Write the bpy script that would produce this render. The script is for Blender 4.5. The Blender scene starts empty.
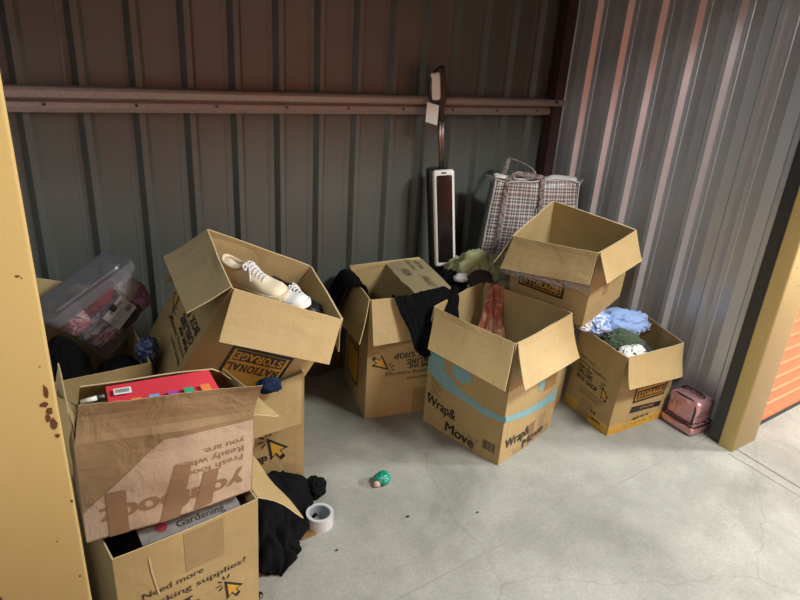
import bpy, bmesh, math, random
from mathutils import Vector, Matrix, Euler, noise
random.seed(7)
V = Vector
PI = math.pi
scene = bpy.context.scene
COL = scene.collection

# ------------------------------------------------------------------ materials
def new_mat(name):
    m = bpy.data.materials.new(name); m.use_nodes = True
    nt = m.node_tree
    for n in list(nt.nodes): nt.nodes.remove(n)
    out = nt.nodes.new('ShaderNodeOutputMaterial')
    b = nt.nodes.new('ShaderNodeBsdfPrincipled')
    nt.links.new(b.outputs[0], out.inputs[0])
    return m, nt, b, out

def N(nt, t, **kw):
    n = nt.nodes.new(t)
    for k, v in kw.items():
        if k.startswith('i_'):
            n.inputs[int(k[2:]) if k[2:].isdigit() else k[2:].replace('_', ' ')].default_value = v
        else: setattr(n, k, v)
    return n

def srgb(r, g, b):
    f = lambda c: (c/255/12.92) if c/255 <= .04045 else ((c/255+.055)/1.055)**2.4
    return (f(r), f(g), f(b), 1)

def simple(name, col, rough=.6, metal=0, var=.12, nscale=30, bump=.1, bscale=80, coat=0, sheen=0, coord='Object'):
    m, nt, b, out = new_mat(name)
    tc = N(nt, 'ShaderNodeTexCoord')
    no = N(nt, 'ShaderNodeTexNoise'); no.inputs['Scale'].default_value = nscale; no.inputs['Detail'].default_value = 5
    nt.links.new(tc.outputs[coord], no.inputs['Vector'])
    mx = N(nt, 'ShaderNodeMix', data_type='RGBA')
    mx.inputs[6].default_value = tuple(c*(1-var) for c in col[:3]) + (1,)
    mx.inputs[7].default_value = tuple(min(1, c*(1+var)) for c in col[:3]) + (1,)
    nt.links.new(no.outputs['Fac'], mx.inputs[0]); nt.links.new(mx.outputs[2], b.inputs['Base Color'])
    b.inputs['Roughness'].default_value = rough; b.inputs['Metallic'].default_value = metal
    if coat: b.inputs['Coat Weight'].default_value = coat
    if sheen: b.inputs['Sheen Weight'].default_value = sheen
    if bump:
        n2 = N(nt, 'ShaderNodeTexNoise'); n2.inputs['Scale'].default_value = bscale; n2.inputs['Detail'].default_value = 4
        nt.links.new(tc.outputs[coord], n2.inputs['Vector'])
        bp = N(nt, 'ShaderNodeBump'); bp.inputs['Strength'].default_value = bump; bp.inputs['Distance'].default_value = .004
        nt.links.new(n2.outputs['Fac'], bp.inputs['Height']); nt.links.new(bp.outputs[0], b.inputs['Normal'])
    return m

def card_mat(name, col, wrinkle=.35, stain=.12, flute=1.0):
    """corrugated cardboard: UV in metres, u along the wall, v up (flutes run along v)"""
    m, nt, b, out = new_mat(name)
    uv = N(nt, 'ShaderNodeUVMap')
    tc = N(nt, 'ShaderNodeTexCoord')
    wv = N(nt, 'ShaderNodeTexWave', wave_type='BANDS', bands_direction='X')
    wv.inputs['Scale'].default_value = 46; wv.inputs['Distortion'].default_value = .35; wv.inputs['Detail'].default_value = 2
    nt.links.new(uv.outputs[0], wv.inputs['Vector'])
    mp = N(nt, 'ShaderNodeMapping'); mp.inputs['Scale'].default_value = (60, 3, 1)
    nt.links.new(uv.outputs[0], mp.inputs['Vector'])
    st = N(nt, 'ShaderNodeTexNoise'); st.inputs['Scale'].default_value = 1.0; st.inputs['Detail'].default_value = 4
    nt.links.new(mp.outputs[0], st.inputs['Vector'])
    big = N(nt, 'ShaderNodeTexNoise'); big.inputs['Scale'].default_value = 5; big.inputs['Detail'].default_value = 6; big.inputs['Roughness'].default_value = .6
    nt.links.new(tc.outputs['Object'], big.inputs['Vector'])
    mx = N(nt, 'ShaderNodeMix', data_type='RGBA')
    mx.inputs[6].default_value = tuple(c*(1-stain*1.6) for c in col[:3]) + (1,)
    mx.inputs[7].default_value = tuple(min(1, c*(1+stain)) for c in col[:3]) + (1,)
    nt.links.new(big.outputs['Fac'], mx.inputs[0])
    mul = N(nt, 'ShaderNodeMix', data_type='RGBA', blend_type='MULTIPLY'); mul.inputs[0].default_value = .12*flute
    rmp = N(nt, 'ShaderNodeValToRGB'); rmp.color_ramp.elements[0].position = .3; rmp.color_ramp.elements[1].position = .7
    rmp.color_ramp.elements[0].color = (.45, .42, .38, 1)
    nt.links.new(st.outputs['Fac'], rmp.inputs[0])
    nt.links.new(mx.outputs[2], mul.inputs[6]); nt.links.new(rmp.outputs[0], mul.inputs[7])
    nt.links.new(mul.outputs[2], b.inputs['Base Color'])
    b.inputs['Roughness'].default_value = .62; b.inputs['Specular IOR Level'].default_value = .3
    wr = N(nt, 'ShaderNodeTexNoise'); wr.inputs['Scale'].default_value = 11; wr.inputs['Detail'].default_value = 5; wr.inputs['Distortion'].default_value = .6
    nt.links.new(tc.outputs['Object'], wr.inputs['Vector'])
    add = N(nt, 'ShaderNodeMath', operation='MULTIPLY_ADD'); add.inputs[1].default_value = .009*flute
    nt.links.new(wv.outputs['Fac'], add.inputs[0])
    ms = N(nt, 'ShaderNodeMath', operation='MULTIPLY'); ms.inputs[1].default_value = wrinkle*2
    nt.links.new(wr.outputs['Fac'], ms.inputs[0]); nt.links.new(ms.outputs[0], add.inputs[2])
    bp = N(nt, 'ShaderNodeBump'); bp.inputs['Strength'].default_value = .55; bp.inputs['Distance'].default_value = .012
    nt.links.new(add.outputs[0], bp.inputs['Height']); nt.links.new(bp.outputs[0], b.inputs['Normal'])
    return m

KRAFT = (.37, .27, .125)
M = {}
M['card'] = card_mat('kraft_cardboard', KRAFT)
M['card_in'] = card_mat('kraft_cardboard_lighter', (.40, .295, .14))
M['card_worn'] = card_mat('worn_brown_cardboard', (.30, .20, .105), wrinkle=.8, stain=.25, flute=1.0)
M['card_olive'] = card_mat('greyish_cardboard', (.33, .265, .15))
M['edge'] = simple('cardboard_cut_edge', (.50, .39, .22, 1), .8, bscale=300, bump=.5)
M['ink'] = simple('black_print', (.018, .014, .012, 1), .5, bump=0)
M['yellow_ink'] = simple('yellow_print', (.48, .27, .03, 1), .5, bump=0)
M['yellow_faint'] = simple('yellow_print_faint', (.44, .29, .07, 1), .5, bump=0)
M['blue_ink'] = simple('pale_blue_print', (.17, .33, .36, 1), .5, bump=0)
M['brown_ink'] = simple('brown_print', (.24, .14, .075, 1), .5, bump=0)
M['pink_print_lit'] = card_mat('pale_pink_print_lit', (.46, .345, .25), wrinkle=.6, flute=1.1)  # print colour that also paints in the lit part of the face
M['tape_brown'] = simple('brown_packing_tape', (.20, .11, .045, 1), .28, bump=.25, bscale=40, coat=.3)
M['tape_clear'] = simple('clear_tape_on_card', (.28, .19, .085, 1), .22, bump=.35, bscale=30, coat=.4)
M['black_cloth'] = simple('black_cloth', (.0035, .0035, .0045, 1), .95, bscale=400, bump=.3)
M['navy_cloth'] = simple('navy_cloth', (.012, .022, .055, 1), .9, bscale=400, bump=.3)
M['white_cloth'] = simple('white_cloth', (.62, .62, .63, 1), .9, sheen=.2, bscale=300, bump=.3)
M['cream'] = simple('cream_leather', (.66, .58, .43, 1), .55, bscale=120, bump=.12)
M['cream_sole'] = simple('cream_rubber', (.60, .51, .36, 1), .6, bscale=200, bump=.1)
M['white_leather'] = simple('white_leather', (.72, .74, .76, 1), .5, bscale=120, bump=.1)
M['black_leather'] = simple('black_leather', (.012, .012, .014, 1), .45)
M['green_cloth'] = simple('dark_green_cloth', (.035, .06, .03, 1), .9, sheen=.2, bscale=400, bump=.3)
M['olive_cloth'] = simple('olive_green_cloth', (.26, .27, .13, 1), .9, sheen=.2, bscale=400, bump=.3)
M['blue_cloth'] = simple('pale_blue_cloth', (.22, .33, .60, 1), .9, sheen=.2, bscale=400, bump=.3)
M['red'] = simple('red_card', (.62, .035, .06, 1), .45, bump=0, var=.05)
M['white'] = simple('white_paper', (.75, .75, .73, 1), .5, bump=0, var=.04)
M['white_plastic'] = simple('white_plastic', (.74, .72, .68, 1), .35, bump=0, var=.03)
M['black_plastic'] = simple('black_plastic', (.012, .012, .013, 1), .3, bump=0)
M['grey_plastic'] = simple('grey_plastic', (.12, .12, .125, 1), .35, bump=0)
M['gloss_black'] = simple('smoked_window', (.010, .008, .009, 1), .22, bump=0)
M['brown_gloss'] = simple('brown_tank', (.045, .022, .016, 1), .15, bump=0, coat=.5)
M['steel'] = simple('steel', (.45, .43, .42, 1), .25, metal=1, bump=0)
M['bronze'] = simple('bronze_tube', (.30, .22, .19, 1), .3, metal=.9, bump=0)
M['rubber'] = simple('black_rubber', (.02, .02, .02, 1), .7)
M['teal'] = simple('teal_foil', (.0, .25, .16, 1), .25, bump=.4, bscale=60, coat=.3)
M['pale_pink'] = simple('pale_pink_paper', (.55, .40, .34, 1), .6)
M['tabs'] = [simple('tab_%s' % n, c, .4, bump=0) for n, c in (('orange', (.75, .25, .05, 1)), ('blue', (.12, .38, .75, 1)), ('purple', (.35, .06, .35, 1)), ('green', (.03, .32, .16, 1)), ('orange2', (.7, .2, .05, 1)))]
for k_ in ('black_cloth', 'navy_cloth'):
    M[k_].node_tree.nodes['Principled BSDF'].inputs['Specular IOR Level'].default_value = .12
M['yellow_paint'] = None

# two-tone crumpled fabrics
def cloth2(name, c1, c2, scale=9, thr=.5, c3=None, coord='Object', rough=.9):
    m, nt, b, out = new_mat(name)
    tc = N(nt, 'ShaderNodeTexCoord')
    no = N(nt, 'ShaderNodeTexNoise'); no.inputs['Scale'].default_value = scale; no.inputs['Detail'].default_value = 3; no.inputs['Distortion'].default_value = 1.2
    nt.links.new(tc.outputs[coord], no.inputs['Vector'])
    r = N(nt, 'ShaderNodeValToRGB'); e = r.color_ramp.elements
    e[0].position = thr-.06; e[0].color = c1; e[1].position = thr+.06; e[1].color = c2
    if c3: x = e.new(thr+.16); x.color = c3
    nt.links.new(no.outputs['Fac'], r.inputs[0]); nt.links.new(r.outputs[0], b.inputs['Base Color'])
    b.inputs['Roughness'].default_value = rough; b.inputs['Sheen Weight'].default_value = .2
    return m
M['scarf'] = cloth2('rust_pink_scarf', (.34, .09, .05, 1), (.50, .24, .16, 1), 16, .5, (.60, .42, .18, 1))
M['lilac'] = cloth2('lilac_white_cloth', (.24, .22, .30, 1), (.42, .36, .36, 1), 20)
M['pinkish'] = cloth2('pink_patterned_cloth', (.42, .14, .17, 1), (.52, .38, .36, 1), 26)
M['magenta'] = cloth2('magenta_cloth', (.22, .05, .12, 1), (.35, .13, .22, 1), 18)
M['crimson'] = simple('crimson_cloth', (.22, .012, .022, 1), .9, sheen=.2)
M['pale_cloth'] = cloth2('pale_cloth', (.45, .42, .40, 1), (.58, .56, .52, 1), 14)
M['dark_plum'] = simple('dark_plum_cloth', (.03, .02, .03, 1), .9)
M['print_white'] = cloth2('black_and_white_cloth', (.03, .03, .03, 1), (.66, .66, .66, 1), 24, .42)
M['blue_plastic'] = cloth2('blue_wrapper', (.015, .04, .12, 1), (.12, .22, .38, 1), 30, .6, rough=.25)
M['stripe_blue'] = cloth2('blue_white_cloth', (.16, .28, .62, 1), (.62, .66, .75, 1), 40, .5)

def yellow_paint():
    m, nt, b, out = new_mat('yellow_enamel')
    tc = N(nt, 'ShaderNodeTexCoord')
    n1 = N(nt, 'ShaderNodeTexNoise'); n1.inputs['Scale'].default_value = 3; n1.inputs['Detail'].default_value = 6
    nt.links.new(tc.outputs['Object'], n1.inputs['Vector'])
    r = N(nt, 'ShaderNodeValToRGB'); r.color_ramp.elements[0].color = (.55, .41, .15, 1); r.color_ramp.elements[1].color = (.64, .49, .20, 1)
    nt.links.new(n1.outputs['Fac'], r.inputs[0])
    # chips of rust
    n2 = N(nt, 'ShaderNodeTexNoise'); n2.inputs['Scale'].default_value = 34; n2.inputs['Detail'].default_value = 4
    nt.links.new(tc.outputs['Object'], n2.inputs['Vector'])
    r2 = N(nt, 'ShaderNodeValToRGB'); r2.color_ramp.elements[0].position = .70; r2.color_ramp.elements[1].position = .72
    nt.links.new(n2.outputs['Fac'], r2.inputs[0])
    mx = N(nt, 'ShaderNodeMix', data_type='RGBA'); mx.inputs[7].default_value = (.10, .045, .015, 1)
    nt.links.new(r2.outputs[0], mx.inputs[0]); nt.links.new(r.outputs[0], mx.inputs[6])
    nt.links.new(mx.outputs[2], b.inputs['Base Color']); b.inputs['Roughness'].default_value = .38
    return m
M['yellow_paint'] = yellow_paint()

def concrete():
    m, nt, b, out = new_mat('concrete_floor')
    tc = N(nt, 'ShaderNodeTexCoord')
    def noise_(s, d=6, r=.6, dist=0):
        n = N(nt, 'ShaderNodeTexNoise'); n.inputs['Scale'].default_value = s; n.inputs['Detail'].default_value = d; n.inputs['Roughness'].default_value = r; n.inputs['Distortion'].default_value = dist
        nt.links.new(tc.outputs['Object'], n.inputs['Vector']); return n
    a = noise_(1.7, 7, .62, .4); c = noise_(85, 5, .75); d = noise_(5, 6, .7, .3); fine = noise_(260, 2, .5)
    r = N(nt, 'ShaderNodeValToRGB')
    r.color_ramp.elements[0].position = .32; r.color_ramp.elements[0].color = (.205, .205, .182, 1)
    r.color_ramp.elements[1].position = .68; r.color_ramp.elements[1].color = (.365, .362, .328, 1)
    nt.links.new(a.outputs['Fac'], r.inputs[0])
    m1 = N(nt, 'ShaderNodeMix', data_type='RGBA', blend_type='MULTIPLY'); m1.inputs[0].default_value = .5
    r2 = N(nt, 'ShaderNodeValToRGB'); r2.color_ramp.elements[0].position = .3; r2.color_ramp.elements[0].color = (.6, .6, .58, 1); r2.color_ramp.elements[1].position = .62
    nt.links.new(d.outputs['Fac'], r2.inputs[0])
    nt.links.new(r.outputs[0], m1.inputs[6]); nt.links.new(r2.outputs[0], m1.inputs[7])
    m2 = N(nt, 'ShaderNodeMix', data_type='RGBA', blend_type='MULTIPLY'); m2.inputs[0].default_value = .5
    r3 = N(nt, 'ShaderNodeValToRGB'); r3.color_ramp.elements[0].position = .3; r3.color_ramp.elements[0].color = (.55, .55, .55, 1); r3.color_ramp.elements[1].position = .6
    nt.links.new(c.outputs['Fac'], r3.inputs[0])
    nt.links.new(m1.outputs[2], m2.inputs[6]); nt.links.new(r3.outputs[0], m2.inputs[7])
    # hairline cracks
    vo = N(nt, 'ShaderNodeTexVoronoi', feature='DISTANCE_TO_EDGE'); vo.inputs['Scale'].default_value = .9
    mp = N(nt, 'ShaderNodeMix', data_type='VECTOR'); mp.inputs[0].default_value = .12
    nz = noise_(4, 5, .6)
    nt.links.new(tc.outputs['Object'], mp.inputs[4]); nt.links.new(nz.outputs['Color'], mp.inputs[5])
    nt.links.new(mp.outputs[1], vo.inputs['Vector'])
    r4 = N(nt, 'ShaderNodeValToRGB'); r4.color_ramp.elements[0].position = .0; r4.color_ramp.elements[0].color = (.75, .74, .72, 1); r4.color_ramp.elements[1].position = .004
    nt.links.new(vo.outputs['Distance'], r4.inputs[0])
    m3 = N(nt, 'ShaderNodeMix', data_type='RGBA', blend_type='MULTIPLY'); m3.inputs[0].default_value = .6
    nt.links.new(m2.outputs[2], m3.inputs[6]); nt.links.new(r4.outputs[0], m3.inputs[7])
    nt.links.new(m3.outputs[2], b.inputs['Base Color']); b.inputs['Roughness'].default_value = .68
    bp = N(nt, 'ShaderNodeBump'); bp.inputs['Strength'].default_value = .25; bp.inputs['Distance'].default_value = .003
    nt.links.new(fine.outputs['Fac'], bp.inputs['Height']); nt.links.new(bp.outputs[0], b.inputs['Normal'])
    return m
M['concrete'] = concrete()
M['joint'] = simple('worn_joint', (.235, .228, .205, 1), .8, nscale=7, var=.25, bump=0)
M['dark_joint'] = simple('dark_joint', (.10, .085, .07, 1), .9)
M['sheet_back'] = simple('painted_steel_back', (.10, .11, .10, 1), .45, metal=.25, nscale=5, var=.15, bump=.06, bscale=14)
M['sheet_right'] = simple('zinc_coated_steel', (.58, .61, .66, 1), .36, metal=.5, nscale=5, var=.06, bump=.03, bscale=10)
M['galv'] = simple('galvanised_steel', (.34, .29, .26, 1), .5, metal=.3, nscale=90, var=.35, bump=.15, bscale=120)
M['maroon'] = simple('maroon_paint', (.045, .018, .018, 1), .5)
M['track'] = simple('dark_track_steel', (.05, .052, .055, 1), .4, metal=.4)
M['orange_door'] = simple('orange_door_paint', (.60, .15, .06, 1), .5, var=.05, nscale=3, bump=0)
M['ceiling'] = simple('dull_ceiling', (.16, .14, .12, 1), .8)
M['corridor'] = simple('corridor_wall', (.17, .165, .15, 1), .7)

def clear_plastic(name, tint, a=.3, rough=.12):
    m, nt, b, out = new_mat(name)
    tr = N(nt, 'ShaderNodeBsdfTransparent'); tr.inputs[0].default_value = tint
    b.inputs['Base Color'].default_value = (.55, .56, .6, 1); b.inputs['Roughness'].default_value = rough
    mx = N(nt, 'ShaderNodeMixShader'); mx.inputs[0].default_value = a
    nt.links.new(tr.outputs[0], mx.inputs[1]); nt.links.new(b.outputs[0], mx.inputs[2]); nt.links.new(mx.outputs[0], out.inputs[0])
    return m
M['tub'] = clear_plastic('clear_plastic', (.9, .9, .93, 1), .10)
M['lid'] = clear_plastic('smoky_plastic', (.42, .43, .48, 1), .25, .2)
M['film'] = clear_plastic('tape_film', (.95, .95, .95, 1), .10, .2)

def pink_foil():
    m, nt, b, out = new_mat('pink_metallic')
    tc = N(nt, 'ShaderNodeTexCoord')
    n = N(nt, 'ShaderNodeTexNoise'); n.inputs['Scale'].default_value = 13; n.inputs['Detail'].default_value = 2; n.inputs['Distortion'].default_value = 1
    nt.links.new(tc.outputs['Object'], n.inputs['Vector'])
    bp = N(nt, 'ShaderNodeBump'); bp.inputs['Strength'].default_value = .9; bp.inputs['Distance'].default_value = .02
    nt.links.new(n.outputs['Fac'], bp.inputs['Height']); nt.links.new(bp.outputs[0], b.inputs['Normal'])
    b.inputs['Base Color'].default_value = (.66, .36, .39, 1); b.inputs['Metallic'].default_value = .7; b.inputs['Roughness'].default_value = .27
    return m
M['pink'] = pink_foil()

def plaid():
    m, nt, b, out = new_mat('checked_woven_plastic')
    uv = N(nt, 'ShaderNodeUVMap'); sp = N(nt, 'ShaderNodeSeparateXYZ'); nt.links.new(uv.outputs[0], sp.inputs[0])
    def ramp(src, period, stops):
        d = N(nt, 'ShaderNodeMath', operation='DIVIDE'); d.inputs[1].default_value = period; nt.links.new(src, d.inputs[0])
        f = N(nt, 'ShaderNodeMath', operation='FRACT'); nt.links.new(d.outputs[0], f.inputs[0])
        r = N(nt, 'ShaderNodeValToRGB'); r.color_ramp.interpolation = 'CONSTANT'
        e = r.color_ramp.elements; e[0].position = 0; e[0].color = stops[0][1]; e[1].position = stops[1][0]; e[1].color = stops[1][1]
        for p, c in stops[2:]: x = e.new(p); x.color = c
        nt.links.new(f.outputs[0], r.inputs[0]); return r.outputs[0]
    w = (.50, .47, .46, 1); k = (.03, .022, .028, 1); g = (.13, .095, .105, 1); mr = (.15, .07, .08, 1)
    a = ramp(sp.outputs[0], .047, [(0, w), (.16, k), (.30, w), (.40, k), (.54, w), (.68, mr), (.86, g)])
    c = ramp(sp.outputs[1], .060, [(0, w), (.18, k), (.32, w), (.44, k), (.58, w), (.72, g), (.88, mr)])
    mx = N(nt, 'ShaderNodeMix', data_type='RGBA'); mx.inputs[0].default_value = .5
    nt.links.new(a, mx.inputs[6]); nt.links.new(c, mx.inputs[7])
    nt.links.new(mx.outputs[2], b.inputs['Base Color']); b.inputs['Roughness'].default_value = .4
    return m
M['plaid'] = plaid()
M['bag_binding'] = simple('white_binding', (.42, .40, .40, 1), .6)
M['strap'] = cloth2('brown_strap', (.09, .05, .055, 1), (.26, .21, .20, 1), 70)

# ------------------------------------------------------------------ object helpers
def link(name, me, mats, parent=None):
    o = bpy.data.objects.new(name, me); COL.objects.link(o)
    for m in (mats if isinstance(mats, (list, tuple)) else [mats]): me.materials.append(m)
    if parent: o.parent = parent
    return o

def obj(name, bm, mats, parent=None, smooth=False, world=True):
    """link bm as one mesh. Geometry given in world coordinates is kept in place under its parent."""
    bmesh.ops.recalc_face_normals(bm, faces=bm.faces[:])
    me = bpy.data.meshes.new(name); bm.to_mesh(me); bm.free()
    if smooth:
        for p in me.polygons: p.use_smooth = True
    if parent is not None and world:
        me.transform(parent.matrix_world.inverted())
    return link(name, me, mats, parent)

def thing(name, label, cat, loc=(0, 0, 0), rot=(0, 0, 0), group=None):
    o = bpy.data.objects.new(name, None); COL.objects.link(o)
    o.empty_display_size = .05
    o.location = loc; o.rotation_euler = rot
    o.matrix_world = Matrix.Translation(V(loc)) @ Euler(rot).to_matrix().to_4x4()
    o['label'] = label; o['category'] = cat
    if group: o['group'] = group
    return o

def tag(o, label, cat, group=None):
    o['label'] = label; o['category'] = cat
    if group: o['group'] = group
    return o

def recenter(o, p):
    """put the origin of a one-mesh thing at p"""
    o.data.transform(Matrix.Translation(-V(p))); o.location = p
    o.matrix_world = Matrix.Translation(V(p)); return o

def struct(name, bm, mats, smooth=False):
    o = obj(name, bm, mats, None, smooth); o['kind'] = 'structure'; return o

def box(bm, x0, x1, y0, y1, z0, z1, mi=0):
    vs = [bm.verts.new((x, y, z)) for z in (z0, z1) for x, y in ((x0, y0), (x1, y0), (x1, y1), (x0, y1))]
    for f in ((0, 3, 2, 1), (4, 5, 6, 7), (0, 1, 5, 4), (1, 2, 6, 5), (2, 3, 7, 6), (3, 0, 4, 7)):
        bm.faces.new([vs[i] for i in f]).material_index = mi
    return vs

def rbox(sx, sy, sz, r=.01, seg=3, base=True, bm=None, off=(0, 0, 0), mi=0):
    b2 = bmesh.new()
    box(b2, -sx/2, sx/2, -sy/2, sy/2, 0 if base else -sz/2, sz if base else sz/2, mi)
    bmesh.ops.bevel(b2, geom=b2.edges[:], offset=r, segments=seg, profile=.5, affect='EDGES')
    for v in b2.verts: v.co += V(off)
    for f in b2.faces: f.material_index = mi
    if bm is None: return b2
    merge(bm, b2); return bm

def merge(bm, b2, mat=None):
    mp = {}
    for v in b2.verts: mp[v] = bm.verts.new(mat @ v.co if mat else v.co)
    for f in b2.faces:
        try: g = bm.faces.new([mp[v] for v in f.verts]); g.material_index = f.material_index
        except ValueError: pass
    b2.free()

def cyl(bm, p0, p1, r0, r1=None, n=20, mi=0, caps=True):
    r1 = r0 if r1 is None else r1
    p0, p1 = V(p0), V(p1); d = (p1-p0).normalized()
    a = d.orthogonal().normalized(); b = d.cross(a)
    A = [bm.verts.new(p0+(a*math.cos(t)+b*math.sin(t))*r0) for t in [2*PI*i/n for i in range(n)]]
    B = [bm.verts.new(p1+(a*math.cos(t)+b*math.sin(t))*r1) for t in [2*PI*i/n for i in range(n)]]
    for i in range(n):
        bm.faces.new((A[i], A[(i+1) % n], B[(i+1) % n], B[i])).material_index = mi
    if caps:
        bm.faces.new(A[::-1]).material_index = mi; bm.faces.new(B).material_index = mi

def tube(bm, pts, r, n=8, mi=0, flat=1.0, up=None):
    pts = [V(p) for p in pts]; rings = []
    prev = None
    for i, p in enumerate(pts):
        d = (pts[min(i+1, len(pts)-1)]-pts[max(i-1, 0)]).normalized()
        if prev is None:
            a = (V(up) if up else d.orthogonal()); a = (a-d*a.dot(d)).normalized()
        else: a = (prev-d*prev.dot(d)).normalized()
        prev = a; b = d.cross(a)
        rings.append([bm.verts.new(p+a*math.cos(t)*r+b*math.sin(t)*r*flat) for t in [2*PI*k/n for k in range(n)]])
    for A, B in zip(rings, rings[1:]):
        for k in range(n): bm.faces.new((A[k], A[(k+1) % n], B[(k+1) % n], B[k])).material_index = mi
    bm.faces.new(rings[0][::-1]).material_index = mi; bm.faces.new(rings[-1]).material_index = mi

def cr(pts, n):
    """Catmull-Rom through pts, n samples"""
    pts = [V(p) for p in pts]; m = len(pts)-1; out = []
    for i in range(n):
        t = i/(n-1)*m; k = min(int(t), m-1); u = t-k
        p0 = pts[k-1] if k > 0 else pts[0]*2-pts[1]; p1 = pts[k]; p2 = pts[k+1]; p3 = pts[k+2] if k+2 <= m else pts[m]*2-pts[m-1]
        out.append(.5*((2*p1)+(p2-p0)*u+(2*p0-5*p1+4*p2-p3)*u*u+(3*p1-p0-3*p2+p3)*u**3))
    return out

def sheet(ctrl, nu=40, nv=30, amp=.008, freq=(9, 1.2), seed=0, thick=.004, edge_wave=.0):
    """cloth: ctrl is a list of rows of points; folds run along the rows' crossing direction"""
    rows = [cr(r, nu) for r in ctrl]
    cols = [cr([rows[j][i] for j in range(len(rows))], nv) for i in range(nu)]
    bm = bmesh.new(); g = []
    uvl = bm.loops.layers.uv.new()
    P = [[cols[i][j] for j in range(nv)] for i in range(nu)]
    for i in range(nu):
        line = []
        for j in range(nv):
            a = P[min(i+1, nu-1)][j]-P[max(i-1, 0)][j]; b = P[i][min(j+1, nv-1)]-P[i][max(j-1, 0)]
            n = a.cross(b); n = n.normalized() if n.length > 1e-9 else V((0, 0, 1))
            u, v = i/(nu-1), j/(nv-1)
            w = noise.noise(V((u*2+seed, v*2, seed)))*.25
            q = noise.noise(V(((u+w)*freq[0]+seed, (v+w)*freq[1], 3.1*seed)))
            q2 = noise.noise(V(((u-w)*freq[0]*2.3, v*freq[1]*2+seed, 7+seed)))
            co = P[i][j]+n*(amp*(1-2*abs(q)*2)+amp*.5*q2)
            if edge_wave and j == nv-1: co += b.normalized()*edge_wave*noise.noise(V((u*7, seed, 1)))
            line.append(bm.verts.new(co))
        g.append(line)
    for i in range(nu-1):
        for j in range(nv-1):
            bm.faces.new((g[i][j], g[i+1][j], g[i+1][j+1], g[i][j+1]))
    bmesh.ops.recalc_face_normals(bm, faces=bm.faces[:])
    bmesh.ops.solidify(bm, geom=bm.faces[:], thickness=thick)
    return bm

def heap(c, r, seed=0, amp=.22, freq=2.4, floor=None, rot=0, sub=5, squash=None):
    """a crumpled heap of cloth round c with radii r"""
    bm = bmesh.new(); bmesh.ops.create_icosphere(bm, subdivisions=sub, radius=1)
    R = Matrix.Rotation(rot, 3, 'Z'); s = V((seed*3.7, seed*1.3, seed*2.1))
    for v in bm.verts:
        d = v.co.normalized()
        w = V((noise.noise(d*1.3+s), noise.noise(d*1.3+s+V((9, 0, 0))), noise.noise(d*1.3+s+V((0, 9, 0)))))
        q = d*freq+w*1.6+s
        n1 = 1-2.2*abs(noise.noise(V((q.x, q.y*1.8, q.z))))
        n2 = 1-2.2*abs(noise.noise(q*2.3+V((5, 5, 5))))
        n3 = noise.noise(d*1.5+s*2)
        k = 1+amp*(n1*.55+n2*.28+n3*.9)
        co = R @ V((d.x*r[0]*k, d.y*r[1]*k, d.z*r[2]*k))+V(c)
        if floor is not None and co.z < floor: co.z = floor+.003*noise.noise(co*30)
        v.co = co
    return bm

# ------------------------------------------------------------------ lettering
_glyph = {}
def text_tris(s, bold=0.0):
    bold = 0
    k = (s, bold)
    if k not in _glyph:
        cu = bpy.data.curves.new('t', 'FONT'); cu.body = s; cu.size = 1; cu.offset = bold; cu.resolution_u = 3
        o = bpy.data.objects.new('t', cu); COL.objects.link(o)
        bpy.context.view_layer.update()
        ev = o.evaluated_get(bpy.context.evaluated_depsgraph_get()); me = ev.to_mesh()
        vs = [(v.co.x, v.co.y) for v in me.vertices]; fs = [tuple(p.vertices) for p in me.polygons]
        ev.to_mesh_clear(); bpy.data.objects.remove(o); bpy.data.curves.remove(cu)
        x0 = min(v[0] for v in vs); x1 = max(v[0] for v in vs)
        _glyph[k] = ([(x-x0, y) for x, y in vs], fs, x1-x0)
    return _glyph[k]

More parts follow.
